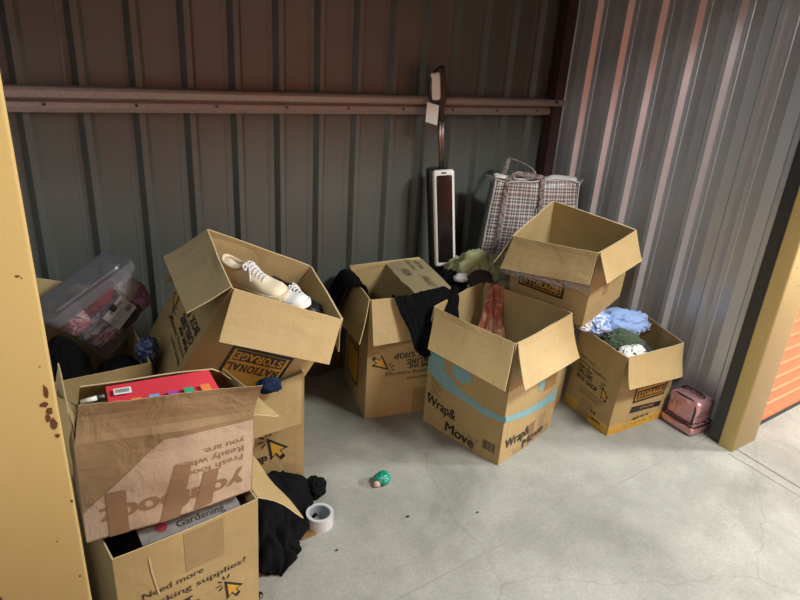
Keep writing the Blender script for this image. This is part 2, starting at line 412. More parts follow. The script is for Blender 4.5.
def _arc(cx, cy, rx, ry, a0, a1, n=10):
    return [(cx+rx*math.cos(math.radians(a0+(a1-a0)*i/n)), cy+ry*math.sin(math.radians(a0+(a1-a0)*i/n))) for i in range(n+1)]
SLAB = {  # strokes (polylines) and serif bars (centre x, y, half width) on a 0..w by 0..1 grid
 'A': (.86, [[(.1, 0), (.42, 1), (.76, 0)], [(.22, .33), (.64, .33)]], [(.1, 0, .12), (.76, 0, .14)]),
 'B': (.76, [[(.16, 0), (.16, 1)], [(.16, 1)]+_arc(.4, .76, .24, .24, 90, -90)+[(.16, .52)], [(.16, .52)]+_arc(.42, .26, .26, .26, 90, -90)+[(.16, 0)]], [(.12, 0, .1), (.12, 1, .1)]),
 'E': (.72, [[(.16, 0), (.16, 1)], [(.16, 1), (.62, 1), (.62, .82)], [(.16, .52), (.5, .52)], [(.16, 0), (.64, 0), (.64, .2)]], [(.12, 0, .1), (.12, 1, .1)]),
 'G': (.82, [_arc(.44, .5, .34, .5, 50, 360)[:-1]+[(.76, .42), (.5, .42)]], []),
 'H': (.88, [[(.18, 0), (.18, 1)], [(.7, 0), (.7, 1)], [(.18, .5), (.7, .5)]], [(.18, 0, .13), (.18, 1, .13), (.7, 0, .13), (.7, 1, .13)]),
 'I': (.44, [[(.22, 0), (.22, 1)]], [(.22, 0, .14), (.22, 1, .14)]),
 'L': (.68, [[(.18, 0), (.18, 1)], [(.18, 0), (.6, 0), (.6, .24)]], [(.18, 1, .13), (.14, 0, .1)]),
 'N': (.88, [[(.18, 0), (.18, 1), (.7, 0), (.7, 1)]], [(.18, 0, .13), (.14, 1, .1), (.7, 1, .13)]),
 'O': (.86, [_arc(.43, .5, .34, .5, 0, 360, 18)], []),
 'P': (.74, [[(.18, 0), (.18, 1)], [(.18, 1)]+_arc(.42, .73, .25, .27, 90, -90)+[(.18, .46)]], [(.18, 0, .14), (.12, 1, .1)]),
 'R': (.84, [[(.18, 0), (.18, 1)], [(.18, 1)]+_arc(.42, .75, .25, .25, 90, -90)+[(.18, .5)], [(.42, .5), (.7, 0)]], [(.18, 0, .13), (.12, 1, .1), (.74, 0, .1)]),
 'S': (.7, [_arc(.35, .75, .24, .25, 30, 250)+_arc(.35, .25, .26, .25, 90, -150)], []),
 'T': (.78, [[(.39, 0), (.39, 1)], [(.08, .8), (.08, 1), (.7, 1), (.7, .8)]], [(.39, 0, .14)]),
 'X': (.84, [[(.14, 0), (.7, 1)], [(.14, 1), (.7, 0)]], [(.14, 0, .12), (.7, 1, .12), (.14, 1, .12), (.7, 0, .12)]),
}
def slab_quads(s, th=.2):
    x = 0; quads = []
    def seg(a, b, t):
        dx, dy = b[0]-a[0], b[1]-a[1]; L = math.hypot(dx, dy)
        if L < 1e-6: return
        nx, ny = -dy/L*t/2, dx/L*t/2; ex, ey = dx/L*t*.25, dy/L*t*.25
        quads.append([(a[0]+nx-ex, a[1]+ny-ey), (a[0]-nx-ex, a[1]-ny-ey), (b[0]-nx+ex, b[1]-ny+ey), (b[0]+nx+ex, b[1]+ny+ey)])
    for ch in s:
        if ch == ' ': x += .4; continue
        w, st, sf = SLAB[ch]
        for pl in st:
            for a, b in zip(pl, pl[1:]): seg((a[0]+x, a[1]*.84+.08), (b[0]+x, b[1]*.84+.08), th)
        for cx, y, hw in sf: seg((x+cx-hw, y*.84+.08), (x+cx+hw, y*.84+.08), th*.75)
        x += w+.06
    return quads, x

# ------------------------------------------------------------------ cartons
class Carton:
    """open carton: 8 corners (4 floor, 4 rim; front-left, front-right, back-right, back-left)"""
    def __init__(s, name, label, pts, mat='card', inner='card_in', bulge=.006, crumple=.003, seed=1, mats_extra=None):
        s.P = [V(p) for p in pts]; s.bulge = bulge; s.cr = crumple; s.seed = seed
        base = sum(s.P[:4], V())/4
        s.root = thing(name, label, 'cardboard box', loc=(base.x, base.y, min(p.z for p in s.P[:4])))
        s.bm = bmesh.new(); s.uv = s.bm.loops.layers.uv.new()
        s.mats = [M[mat], M[inner], M['edge']]; s.flapmat = M[inner]; s.outmat = M[mat]
        s.center = sum(s.P, V())/8
        s.wall()
    def dims(s, k):
        a, b, c, d = s.quad(k); return ((b-a).length+(c-d).length)/2, ((d-a).length+(c-b).length)/2
    def quad(s, k):
        k2 = (k+1) % 4; return s.P[k], s.P[k2], s.P[4+k2], s.P[4+k]
    def nrm(s, k):
        a, b, c, d = s.quad(k); n = ((b-a)+(c-d)).cross((d-a)+(c-b)).normalized()
        return n if n.dot((a+b+c+d)/4-s.center) > 0 else -n
    def f(s, k, u, t, off=0.0):
        a, b, c, d = s.quad(k)
        uu = min(max(u, -.3), 1.3)
        p = (a*(1-uu)+b*uu)*(1-t)+(d*(1-uu)+c*uu)*t
        e = math.sin(PI*min(max(uu, 0), 1)); g = math.sin(PI*min(max(t, 0), 1))
        q = noise.noise(V((uu*3+k*5, t*3, s.seed*3.3)))
        return p+s.nrm(k)*(s.bulge*e*(.45+.55*g)+s.cr*e*q*2+off)
    def m(s, k, x, z, off=0.0):
        w, h = s.dims(k); return s.f(k, x/w, z/h, off)
    def wall(s, nx=14, nz=14, th=.004):
        bm = s.bm; cache = {}
        def vert(k, i, j, inn):
            if i == nx: k, i = (k+1) % 4, 0
            key = (k, i, j, inn)
            if key not in cache:
                u, t = i/nx, j/nz
                p = s.f(k, u, t)
                if inn:
                    if i == 0: p = p-(s.nrm(k)+s.nrm((k-1) % 4))*th
                    else: p = p-s.nrm(k)*th
                cache[key] = bm.verts.new(p)
            return cache[key]
        for k in range(4):
            w, h = s.dims(k)
            for i in range(nx):
                for j in range(nz):
                    for inn in (0, 1):
                        fc = bm.faces.new([vert(k, i, j, inn), vert(k, i+1, j, inn), vert(k, i+1, j+1, inn), vert(k, i, j+1, inn)])
                        fc.material_index = inn
                        for lp, (a, b) in zip(fc.loops, ((i, j), (i+1, j), (i+1, j+1), (i, j+1))): lp[s.uv].uv = (a/nx*w+k*.7, b/nz*h)
                fc = bm.faces.new([vert(k, i, nz, 0), vert(k, i+1, nz, 0), vert(k, i+1, nz, 1), vert(k, i, nz, 1)]); fc.material_index = 2
        up = V((0, 0, .004))
        for inn in (0, 1):
            loop = [vert(k, i, 0, inn) for k in range(4) for i in range(nx)]
            c = bm.verts.new(sum((v.co for v in loop), V())/len(loop)+up*inn)
            for a, b in zip(loop, loop[1:]+loop[:1]):
                fc = bm.faces.new((a, b, c)); fc.material_index = inn
                for lp in fc.loops: lp[s.uv].uv = (lp.vert.co.x, lp.vert.co.y)
    def slot(s, mat):
        m = M[mat] if isinstance(mat, str) else mat
        if m not in s.mats: s.mats.append(m)
        return s.mats.index(m)
    def poly(s, k, pts, mat, off=.0012, fn=None):
        mi = s.slot(mat); fn = fn or s.m
        try:
            fc = s.bm.faces.new([s.bm.verts.new(fn(k, x, z, off)) for x, z in pts]); fc.material_index = mi
            for lp, (x, z) in zip(fc.loops, pts): lp[s.uv].uv = (x, z)
        except ValueError: pass
    def patch(s, k, q, mat, off=.0011, nx=8, nz=8):
        """four-cornered print or tape on a wall (q: x,z metres, lower-left then round)"""
        a, b, c, d = [V((p[0], p[1], 0)) for p in q]
        L = lambda u, v: ((a*(1-u)+b*u)*(1-v)+(d*(1-u)+c*u)*v)
        for i in range(nx):
            for j in range(nz):
                s.poly(k, [tuple(L(x/nx, y/nz)[:2]) for x, y in ((i, j), (i+1, j), (i+1, j+1), (i, j+1))], mat, off)
    def rect(s, k, x0, x1, z0, z1, mat, off=.0011):
        s.patch(k, [(x0, z0), (x1, z0), (x1, z1), (x0, z1)], mat, off, max(1, int(abs(x1-x0)/.03)), max(1, int(abs(z1-z0)/.03)))
    def text(s, k, st, x, z, h, mat='ink', rot=0, bold=0, slab=False, width=None, off=.0018, skew=0):
        """baseline starts at x,z; h is the capital height"""
        if slab:
            quads, W = slab_quads(st); sx = (width/W) if width else h*.85; sy = h
        else:
            vs, fs, W = text_tris(st, 0); sy = h/.72; sx = (width/W) if width else sy
            quads = []
            for n_, (ox, oy) in enumerate([(0, 0)] if not bold else [(-bold, 0), (bold, 0), (0, bold), (0, -bold), (bold*2, bold), (-bold*2, -bold)]):
                quads += [[(vs[i][0]+ox, vs[i][1]+oy) for i in fc] for fc in fs]
        ca, sa = math.cos(math.radians(rot)), math.sin(math.radians(rot))
        for q in quads:
            s.poly(k, [(x+(px*sx*ca-py*sy*sa), z+(px*sx*sa+py*sy*ca)) for px, py in q], mat, off)
    def cursor(s, k, x, z, sz, rot=0):
        """pointing arrow with click rays; tip at x,z"""
        arrow = [(0, 0), (0, -1), (.22, -.80), (.38, -1.12), (.56, -1.02), (.42, -.72), (.72, -.70)]
        ca, sa = math.cos(math.radians(rot)), math.sin(math.radians(rot))
        T = lambda p, g=1, c=(.26, -.6): (x+((c[0]+(p[0]-c[0])*g)*ca-(c[1]+(p[1]-c[1])*g)*sa)*sz, z+((c[0]+(p[0]-c[0])*g)*sa+(c[1]+(p[1]-c[1])*g)*ca)*sz)
        def fan(g, mat, off):
            s.poly(k, [T(arrow[i], g) for i in (0, 1, 2, 5, 6)], mat, off); s.poly(k, [T(arrow[i], g) for i in (2, 3, 4, 5)], mat, off)
        fan(1.22, 'ink', .0014); fan(.80, 'yellow_ink', .0019)
        for a in (60, 100, 140, 180, 220):
            r = math.radians(a); d = (math.cos(r), math.sin(r)); n = (-d[1]*.035, d[0]*.035)
            s.poly(k, [T((d[0]*.22+n[0], d[1]*.22+n[1])), T((d[0]*.22-n[0], d[1]*.22-n[1])), T((d[0]*.45-n[0], d[1]*.45-n[1])), T((d[0]*.45+n[0], d[1]*.45+n[1]))], 'ink', .0014)
    def logo(s, k, x, z, w, h, rot=0, band_first=False):
        """yellow panel with black frame, NATIONAL over STORAGE on a black band; x,z = lower left as printed"""
        ca, sa = math.cos(math.radians(rot)), math.sin(math.radians(rot))
        def R(x0, x1, z0, z1, mat, off):
            q = [(x0, z0), (x1, z0), (x1, z1), (x0, z1)]
            s.patch(k, [(x+a*ca-b*sa, z+a*sa+b*ca) for a, b in q], mat, off, 5, 5)
        R(0, w, 0, h, 'ink', .0011); R(.012, w-.012, .012, h-.012, 'yellow_ink', .0015)
        return R
    def flap(s, k, q0, q1, name='flap', mat=None, th=.0035, bend=.12, nx=8, ny=6, inset=.006, seed=0, outer=None, wob=.003, ragged=0.0):
        """flap hinged on rim k; q0,q1 = free corners next to corner k and k+1"""
        a, b = s.P[4+k], s.P[4+(k+1) % 4]; q0, q1 = V(q0), V(q1)
        u = (b-a).normalized(); a = a+u*inset; b = b-u*inset
        n = (b-a).cross(q0-a).normalized()
        bm = bmesh.new(); uvl = bm.loops.layers.uv.new(); L = ((q0-a).length+(q1-b).length)/2; W = (b-a).length
        g = []
        for side in (0, 1):
            G = []
            for i in range(nx+1):
                row = []
                for j in range(ny+1):
                    x, y = i/nx, j/ny
                    p = (a*(1-x)+b*x)*(1-y)+(q0*(1-x)+q1*x)*y
                    if j == 0:
                        p = s.f(k, (inset+W*x)/(W+2*inset), 1)
                    wv = noise.noise(V((x*2.3+seed, y*2, seed*1.7+k)))*wob*2*y
                    p = p+n*(wv+bend*L*.25*math.sin(PI*y)-(th if side else 0))
                    if ragged and j == ny: p += (p-a).normalized()*ragged*noise.noise(V((x*9, seed, 0)))
                    row.append(bm.verts.new(p))
                G.append(row)
            g.append(G)
        for side in (0, 1):
            for i in range(nx):
                for j in range(ny):
                    G = g[side]; fc = bm.faces.new((G[i][j], G[i+1][j], G[i+1][j+1], G[i][j+1])); fc.material_index = 0
                    for lp, (p, q) in zip(fc.loops, ((i, j), (i+1, j), (i+1, j+1), (i, j+1))): lp[uvl].uv = (p/nx*W+k, q/ny*L)
        A, B = g
        def strip(l0, l1):
            for p, q, r, t in zip(l0, l0[1:], l1[1:], l1): bm.faces.new((p, q, r, t)).material_index = 1
        strip([A[i][ny] for i in range(nx+1)], [B[i][ny] for i in range(nx+1)])
        strip([A[i][0] for i in range(nx+1)], [B[i][0] for i in range(nx+1)])
        strip(A[0], B[0]); strip(A[nx], B[nx])
        return obj(name, bm, [mat or s.flapmat, M['edge']], s.root)
    def done(s):
        me = bpy.data.meshes.new('carton_body')
        s.bm.to_mesh(me); s.bm.free()
        me.transform(s.root.matrix_world.inverted())
        s.body = link('carton_body', me, s.mats, s.root); return s

W = [[1.53, 1.918, 0.0], [1.614, 1.48, 0.0], [2.041, 1.579, 0.0], [1.936, 2.013, 0.0], [1.526, 1.909, 0.592], [1.614, 1.483, 0.582], [2.045, 1.574, 0.599], [1.922, 2.032, 0.607]]
E = [[2.296, 1.72, 0.0], [2.226, 1.395, 0.0], [2.621, 1.368, 0.0], [2.677, 1.646, 0.0], [2.292, 1.702, 0.433], [2.248, 1.39, 0.414], [2.627, 1.356, 0.421], [2.698, 1.624, 0.447]]
C = [[1.288, 2.057, 0.0], [1.685, 1.957, 0.0], [1.784, 2.347, 0.0], [1.391, 2.447, 0.0], [1.287, 2.058, 0.61], [1.686, 1.958, 0.619], [1.78, 2.361, 0.641], [1.403, 2.434, 0.6]]
B1 = [[0.433, 1.802, 0.0], [0.812, 1.714, 0.0], [0.905, 2.114, 0.0], [0.526, 2.202, 0.0], [0.433, 1.802, 0.44], [0.812, 1.714, 0.54], [0.905, 2.114, 0.54], [0.526, 2.202, 0.50]]
B2 = [[0.353, 1.807, 0.512], [0.743, 1.806, 0.321], [0.785, 2.159, 0.405], [0.393, 2.158, 0.593], [0.555, 1.682, 0.915], [0.945, 1.684, 0.732], [0.99, 2.035, 0.814], [0.593, 2.038, 1.003]]
D = [[1.998, 1.929, 0.559], [2.09, 1.546, 0.534], [2.414, 1.609, 0.603], [2.315, 2.004, 0.631], [1.92, 1.88, 0.882], [2.031, 1.491, 0.904], [2.351, 1.552, 0.954], [2.248, 1.961, 1.001]]
A1 = [[0.09, 1.226, 0.0], [0.456, 1.268, 0.0], [0.426, 1.64, 0.0], [0.053, 1.602, 0.0], [0.092, 1.229, 0.465], [0.463, 1.264, 0.462], [0.426, 1.64, 0.462], [0.053, 1.602, 0.462]]
A2 = [[0.05, 1.287, 0.488], [0.447, 1.264, 0.499], [0.484, 1.489, 0.467], [0.08, 1.53, 0.467], [0.058, 1.313, 0.747], [0.46, 1.265, 0.728], [0.49, 1.509, 0.705], [0.086, 1.551, 0.712]]

# ---- box with pale blue band
w = Carton('cardboard_box', 'open brown carton with a pale blue curved band, foremost in the middle of the floor', W, seed=2, bulge=.01)
band = [(.0, .318, .045), (.05, .30, .045), (.11, .272, .042), (.2, .252, .022), (.31, .229, .018), (.40, .228, .015), (.447, .232, .014)]
def band_draw(k, pts):
    P = cr([V(p) for p in pts], 26)
    for a, b in zip(P, P[1:]): w.poly(k, [(a.x, a.y-a.z), (b.x, b.y-b.z), (b.x, b.y+b.z), (a.x, a.y+a.z)], 'blue_ink')
band_draw(0, band)
band_draw(1, [(.0, .232, .014), (.06, .222, .016), (.14, .208, .018), (.23, .196, .02), (.33, .190, .026), (.43, .19, .032)])
def ell(c, k, cx, cz, rx, rz, mat, off=.0013):
    c.poly(k, [(cx+rx*math.cos(a), cz+rz*math.sin(a)) for a in [2*PI*i/20 for i in range(20)]], mat, off)
ell(w, 0, .20, .345, .055, .04, 'blue_ink', .0016); w.rect(0, .003, .10, .30, .42, 'blue_ink', .0014)
ell(w, 1, .262, .31, .026, .04, 'blue_ink')
w.text(0, 'Wrap&', .012, .112, .052, bold=.016, width=.18, rot=-4); w.text(0, 'Move', .140, .022, .052, bold=.016, width=.165, rot=-3)
w.text(1, 'Wrap&', .035, .068, .050, bold=.016, width=.175, rot=3); w.text(1, 'Move', .17, .015, .045, bold=.016, width=.18, rot=3)
for i in range(8):
    w.rect(0, .030, .030+random.uniform(.05, .085), .268-i*.0135, .271-i*.0135, 'ink')
ell(w, 0, .028, .158, .007, .009, 'ink')
for i in range(14): w.rect(0, .352+i*.0046, .354+i*.0046+random.choice((0, .0012)), .046, .092, 'ink')
w.patch(0, [(.29, -.0), (.30, .0), (.335, .07), (.27, .075)], 'tape_clear', .001)
w.patch(1, [(.12, .0), (.41, .0), (.40, .045), (.10, .03)], 'tape_clear', .001)
w.rect(1, .21, .26, .03, .12, 'tape_brown', .0009); w.rect(1, .30, .35, .04, .13, 'tape_clear', .0009)
w.rect(1, .29, .40, .255, .31, 'tape_clear', .0009)
w.done()
w.flap(0, (1.427, 1.799, .457), (1.503, 1.399, .439), seed=1, bend=.1)
w.flap(1, (1.594, 1.386, .425), (2.007, 1.469, .433), seed=2, inset=.012, bend=.1)
w.flap(2, (2.075, 1.60, .43), (1.965, 2.05, .43), seed=3, bend=.05)
w.flap(3, (1.925, 2.040, .41), (1.515, 1.925, .41), seed=4, bend=.0, wob=0)

# ---- box with clothes at the right wall
e = Carton('cardboard_box', 'open brown carton stuffed with blue and green clothes, beside the pink case', E, seed=3)
for a, b, mt in ((0, .03, 'yellow_ink'), (.03, .055, 'yellow_faint')):
    e.rect(0, .002, .32, a, b, mt); e.rect(1, .002, .378, a, b, mt)
e.text(0, 'Need more', .045, .290, .017, width=.11, rot=-3); e.text(0, 'packing supplies?', .045, .264, .017, width=.195, rot=-3)
e.text(0, 'VISIT OUR'.title(), .05, .238, .020, width=.10, bold=.02, rot=-3)
e.text(0, 'ONLINE', .05, .208, .024, slab=True, width=.11, rot=-3); e.text(0, 'BOX SHOP', .05, .176, .024, slab=True, width=.155, rot=-3)
e.cursor(0, .235, .215, .055, 5)
for i in range(3): e.rect(0, .09, .26-.03*(i == 2), .143-i*.014, .146-i*.014, 'ink')
e.text(0, '14', .20, .055, .02, width=.03, bold=.02); e.text(0, '1800', .20, .025, .015, width=.07, bold=.02)
e.patch(0, [(.10, .0), (.19, .0), (.19, .085), (.12, .10)], 'tape_clear', .0016)
R = e.logo(1, .12, .150, .225, .19, 0); R(.018, .207, .016, .062, 'ink', .0019)
e.text(1, 'STORAGE', .145, .174, .030, 'yellow_ink', slab=True, width=.175, off=.0024)
e.text(1, 'NATIONAL', .135, .225, .032, 'ink', slab=True, width=.195, off=.0024)
e.patch(1, [(.115, .098), (.34, .082), (.345, .112), (.122, .132)], 'ink'); e.text(1, 'BOOK & WINE', .185, .106, .012, 'yellow_faint', width=.10, rot=-4, off=.0022)
e.text(1, '1800 BOX', .15, .048, .016, width=.12, bold=.01); e.rect(1, .10, .31, .026, .031, 'ink')
e.done()
e.flap(1, (2.213, 1.327, .29), (2.605, 1.311, .264), seed=5, inset=.004, bend=.12)
ef = e.flap(3, (2.62, 1.62, .33), (2.40, 1.45, .33), seed=6, bend=-.05) if False else None
e.flap(2, (2.73, 1.36, .33), (2.735, 1.63, .36), seed=7, bend=.1) if False else None

# ---- box with black cloth over it, by the back wall
c = Carton('cardboard_box', 'open brown carton draped with black cloth, below the upright floor washer', C, seed=4, bulge=.006)
c.text(0, 'Need more', .325, .207, .018, width=-.001+.13, rot=180); c.text(0, 'packing supplies?', .325, .238, .018, width=.235, rot=180)
c.text(0, 'Visit our', .325, .270, .024, bold=.02, width=.125, rot=180)
c.text(0, 'ONLINE', .325, .302, .028, slab=True, width=.135, rot=180); c.text(0, 'BOX SHOP', .325, .338, .028, slab=True, width=.20, rot=180)
c.cursor(0, .098, .262, .075, 180+25)
R = c.logo(3, .06, .10, .21, .26); R(.02, .19, .17, .205, 'ink', .0018); R(.02, .19, .215, .24, 'ink', .0018)
c.text(3, 'NATIONAL', .26, .345, .024, 'yellow_ink', rot=180, slab=True, width=.18, off=.0022)
c.text(3, 'STORAGE', .26, .306, .03, 'yellow_ink', rot=180, slab=True, width=.18, off=.0022)
c.rect(0, .235, .30, .0, .14, 'tape_clear', .0008); c.done()
c.flap(0, (1.26, 1.97, .43), (1.668, 1.925, .43), seed=8, bend=.05)
c.flap(3, (1.28, 2.407, .416), (1.21, 2.0, .435), seed=9, bend=.08)
c.flap(2, (1.765, 2.372, .650), (1.395, 2.44, .632), seed=10, bend=0)
fl = c.flap(1, (1.49, 2.0, .621), (1.593, 2.432, .632), seed=11, bend=.12, mat=M['card_olive'], ragged=.015)
fl['label'] = 'flap with handwriting and ragged torn edge'
# pen writing on that flap
def handwriting(flap_obj, a, bvec, cvec, n, words):
    pass
cc = Carton.__new__(Carton)
def on_flap(carton, q0, q1, k, lines, parent_flap):
    a, b = carton.P[4+k], carton.P[4+(k+1) % 4]; q0, q1 = V(q0), V(q1)
    n = (b-a).cross(q0-a).normalized(); n = n if n.z > 0 else -n
    for st, x, y, h, wd in lines:      # x along hinge 0..1, y from hinge 0..1, text reads along x
        bm = bmesh.new(); vs, fs, WW = text_tris(st, -.0)
        for fc in fs:
            pts = []
            for i in fc:
                px, py = vs[i]; px = px/WW*wd; py = py*h
                X = x-px-.25*py; Y = y-py     # read from the flap's free side
                pts.append(bm.verts.new((a*(1-X)+b*X)*(1-Y)+(q0*(1-X)+q1*X)*Y+n*(.0035+.0078*math.sin(PI*min(max(Y, 0), 1)))))
            try: bm.faces.new(pts)
            except ValueError: pass
        obj('handwriting', bm, M['ink'], parent_flap)
# ---- lower box of the left pair at the back
b1 = Carton('cardboard_box', 'brown carton with a cursor arrow print, under the tilted box of shoes', B1, seed=5)
b1.text(0, 'Need more', .09, .335, .022, width=.15); b1.text(0, 'packing supplies?', .09, .300, .022, width=.26, rot=0)
b1.text(0, 'Visit our', .06, .265, .024, bold=.02, width=.12); b1.text(0, 'ONLINE', .06, .222, .030, slab=True, width=.14); b1.text(0, 'BOX SHOP', .06, .176, .032, slab=True, width=.198)
b1.cursor(0, .262, .272, .082, 8)
b1.text(0, '1800 636', .27, .118, .008, width=.05); b1.rect(0, .002, .38, .0, .105, 'tape_clear', .0008); b1.rect(0, .16, .30, .012, .03, 'yellow_ink')
b1.done()
b1.flap(0, (.40, 1.735, .30), (.77, 1.65, .38), seed=12, bend=.1)

# ---- tilted box of shoes
b2 = Carton('cardboard_box', 'tilted open carton holding shoes, upside-down logo, on top of another box', B2, seed=6, bulge=.005)
R = b2.logo(0, .345, .275, .235, .20, 180)
R(.022, .213, .014, .014+.045, 'ink', .0019)
b2.text(0, 'STORAGE', .318, .252, .030, 'yellow_ink', rot=180, slab=True, width=.185, off=.0024)
b2.text(0, 'NATIONAL', .325, .206, .032, 'ink', rot=180, slab=True, width=.20, off=.0024)
b2.text(3, 'Need more', .335, .135, .018, rot=180, width=.14); b2.text(3, 'packing supplies?', .335, .165, .018, rot=180, width=.235)
b2.text(3, 'Visit our', .335, .198, .024, rot=180, bold=.02, width=.125); b2.text(3, 'ONLINE', .335, .235, .030, rot=180, slab=True, width=.15)
b2.text(3, 'BOX SHOP', .335, .275, .030, rot=180, slab=True, width=.21); b2.cursor(3, .10, .175, .08, 200)
b2.done()
b2.flap(0, (.49, 1.63, .77), (.87, 1.64, .595), seed=14, bend=.06)
b2.flap(3, (.445, 2.05, .913), (.418, 1.69, .853), seed=15, bend=.05, mat=M['card_olive'])
b2.flap(1, (.963, 1.745, .574), (1.02, 2.07, .66), seed=16, bend=.1)
b2.flap(2, (.99, 2.12, .64), (.445, 2.078, .819), seed=17)

# ---- tilted box at the top right, and the one below
d = Carton('cardboard_box', 'empty open carton with torn clear tape, topmost of the right-hand stack', D, seed=7, bulge=.006)
R = d.logo(0, .050, .100, .235, .19); R(.018, .217, .016, .062, 'ink', .0019)
d.text(0, 'STORAGE', .078, .124, .030, 'yellow_ink', slab=True, width=.185, off=.0024)
d.text(0, 'NATIONAL', .072, .178, .030, 'ink', slab=True, width=.19, off=.0024)
d.rect(0, .06, .28, .0, .032, 'ink'); d.rect(1, .12, .16, .11, .2, 'tape_clear'); d.done()
d.flap(0, (1.86, 1.873, .738), (1.995, 1.478, .772), seed=18, bend=.1)
d.flap(1, (2.03, 1.425, .79), (2.34, 1.49, .83), seed=19, bend=.06, inset=.008)
d.flap(2, (2.38, 1.62, .80), (2.30, 2.02, .85), seed=20)
d.flap(3, (2.23, 2.02, .86), (1.86, 1.92, .75), seed=21)
# ragged strips of clear tape hanging from the front flap
bm = sheet([[(1.85, 1.862, .748), (1.92, 1.67, .757), (1.985, 1.468, .783)], [(1.86, 1.86, .715), (1.93, 1.66, .72), (2.0, 1.465, .745)]], 50, 8, .004, (14, 3), 5, .0006, .03)
for v in bm.verts: v.co.z += .006*noise.noise(v.co*60)
obj('tape_strip', bm, M['film'], d.root)
F_ = [[2.075, 1.632, 0], [2.275, 1.725, 0], [2.215, 2.08, 0], [1.985, 2.02, 0]]
F = [list(p) for p in F_]+[[p[0], p[1], .528 if i < 2 else .53] for i, p in enumerate(F_)]

def closed_carton(name, label, P4, h, mat='card', seed=1):
    """taped-shut carton"""
    cn = Carton(name, label, [(x, y, 0) for x, y in P4]+[(x, y, h) for x, y in P4], mat, seed=seed, bulge=.004)
    cn.done()
    # two long flaps meeting in the middle and a tape strip
    a, b, c2, d2 = cn.P[4:]
    m0, m1 = (a+d2)/2, (b+c2)/2
    up = V((0, 0, .003))
    cn.flap(0, m0+up, m1+up, inset=.003, bend=0, wob=.0); cn.flap(2, m1+up, m0+up, inset=.003, bend=0, wob=.0)
    bm = bmesh.new(); t = (d2-a).normalized()*.024
    for z in (.0045,):
        vs = [bm.verts.new(p+V((0, 0, z))) for p in (m0-t, m1-t, m1+t, m0+t)]; bm.faces.new(vs)
    bmesh.ops.solidify(bm, geom=bm.faces[:], thickness=.0006)
    obj('tape_strip', bm, M['tape_brown'], cn.root)
    return cn
closed_carton('cardboard_box', 'plain brown carton squeezed between two boxes, lowest of the right-hand stack', [p[:2] for p in F_], .526, seed=8)
closed_carton('cardboard_box', 'closed brown carton under the floor washer and olive garment', [(1.81, 2.11), (2.16, 2.13), (2.15, 2.46), (1.80, 2.45)], .46, seed=9)
closed_carton('cardboard_box', 'closed brown carton in the back corner under the checked bag', [(2.23, 2.125), (2.64, 2.06), (2.66, 2.44), (2.20, 2.46)], .50, seed=10)

# ---- near left: bottom box
a1 = Carton('cardboard_box', 'nearest brown carton asking need more packing supplies, lowest left', A1, seed=11, bulge=.006)
a1.text(0, 'Need more', .055, .306, .019, width=.155); a1.text(0, 'packing supplies?', .055, .270, .019, width=.275)
a1.text(0, 'Visit our', .055, .232, .024, bold=.02, width=.12); a1.text(0, 'ONLINE', .055, .192, .030, slab=True, width=.14); a1.text(0, 'BOX SHOP', .055, .150, .030, slab=True, width=.19)
a1.cursor(0, .268, .232, .06, 5)
a1.rect(0, .165, .27, .33, .455, 'tape_clear', .0009)
P = [V((.080, .425, 0)), V((.083, .38, 0)), (V((.088, .345, 0))), V((.094, .30, 0))]
for p, q in zip(P, P[1:]): a1.poly(0, [(p.x-.002, p.y), (q.x-.002, q.y), (q.x+.003, q.y), (p.x+.002, p.y)], 'edge', .002)
a1.done()
a1.flap(1, (.603, 1.27, .334), (.567, 1.612, .338), seed=22, bend=-.25, wob=.006)
# ---- near left: upper box
a2 = Carton('cardboard_box', 'worn brown carton with upside-down lettering, holding a red folder', A2, mat='card_worn', inner='card_in', seed=12, bulge=.018, crumple=.006)
a2.patch(0, [(.0, .004), (.398, .004), (.40, .236), (.185, .228)], 'pink_print_lit', .0009, 18, 14)  # pink print; its diagonal edge paints in a shadow boundary across the front
a2.patch(0, [(.0, .004), (.01, .004), (.186, .228), (.0, .075)], 'pink_print_lit', .0009, 12, 12)
a2.text(0, 'youfoodz', .372, .078, .052, 'brown_ink', rot=180, bold=.02, width=.335, off=.0016)
a2.text(0, 'Fresh food.', .372, .137, .018, 'brown_ink', rot=182, bold=.01, width=.15, off=.0016)
a2.text(0, 'Ready when', .374, .163, .018, 'brown_ink', rot=182, bold=.01, width=.165, off=.0016)
a2.text(0, 'you are.', .376, .188, .018, 'brown_ink', rot=182, bold=.01, width=.105, off=.0016)
a2.rect(0, .050, .094, .0, .118, 'brown_ink', .0022); a2.patch(0, [(.165, .0), (.212, .0), (.243, .150), (.205, .156)], 'brown_ink', .0022); a2.patch(0, [(.248, .005), (.292, .01), (.310, .12), (.272, .12)], 'brown_ink', .0022)
a2.done()
q0, q1 = (.079, 1.324, .838), (.479, 1.253, .820)
a2.flap(0, q0, q1, seed=23, mat=M['card_worn'], bend=-.25, wob=.006, nx=20, ragged=.01, inset=.002)
a2.flap(1, (.538, 1.29, .69), (.447, 1.468, .766), seed=24, mat=M['card_in'], bend=.1)
a2.flap(2, (.413, 1.447, .789), (.098, 1.472, .806), seed=25, mat=M['card_in'], bend=.1, nx=16)
a2.flap(3, (.048, 1.50, .775), (.055, 1.398, .912), seed=26, mat=M['card_in'], bend=.0)

# ---- carton under the tub
H4 = [(.0, 1.875), (.338, 1.875), (.345, 2.33), (.0, 2.34)]
hb = Carton('cardboard_box', 'open brown carton under the clear plastic tub of clothes', [(x, y, 0) for x, y in H4]+[(x, y, .618) for x, y in H4], seed=13)
hb.done()
hb.flap(2, (.30, 2.40, .70), (.0, 2.40, .80), seed=27, bend=.05)
hb.flap(3, (-.012, 2.30, .70), (-.012, 1.9, .75), seed=28)

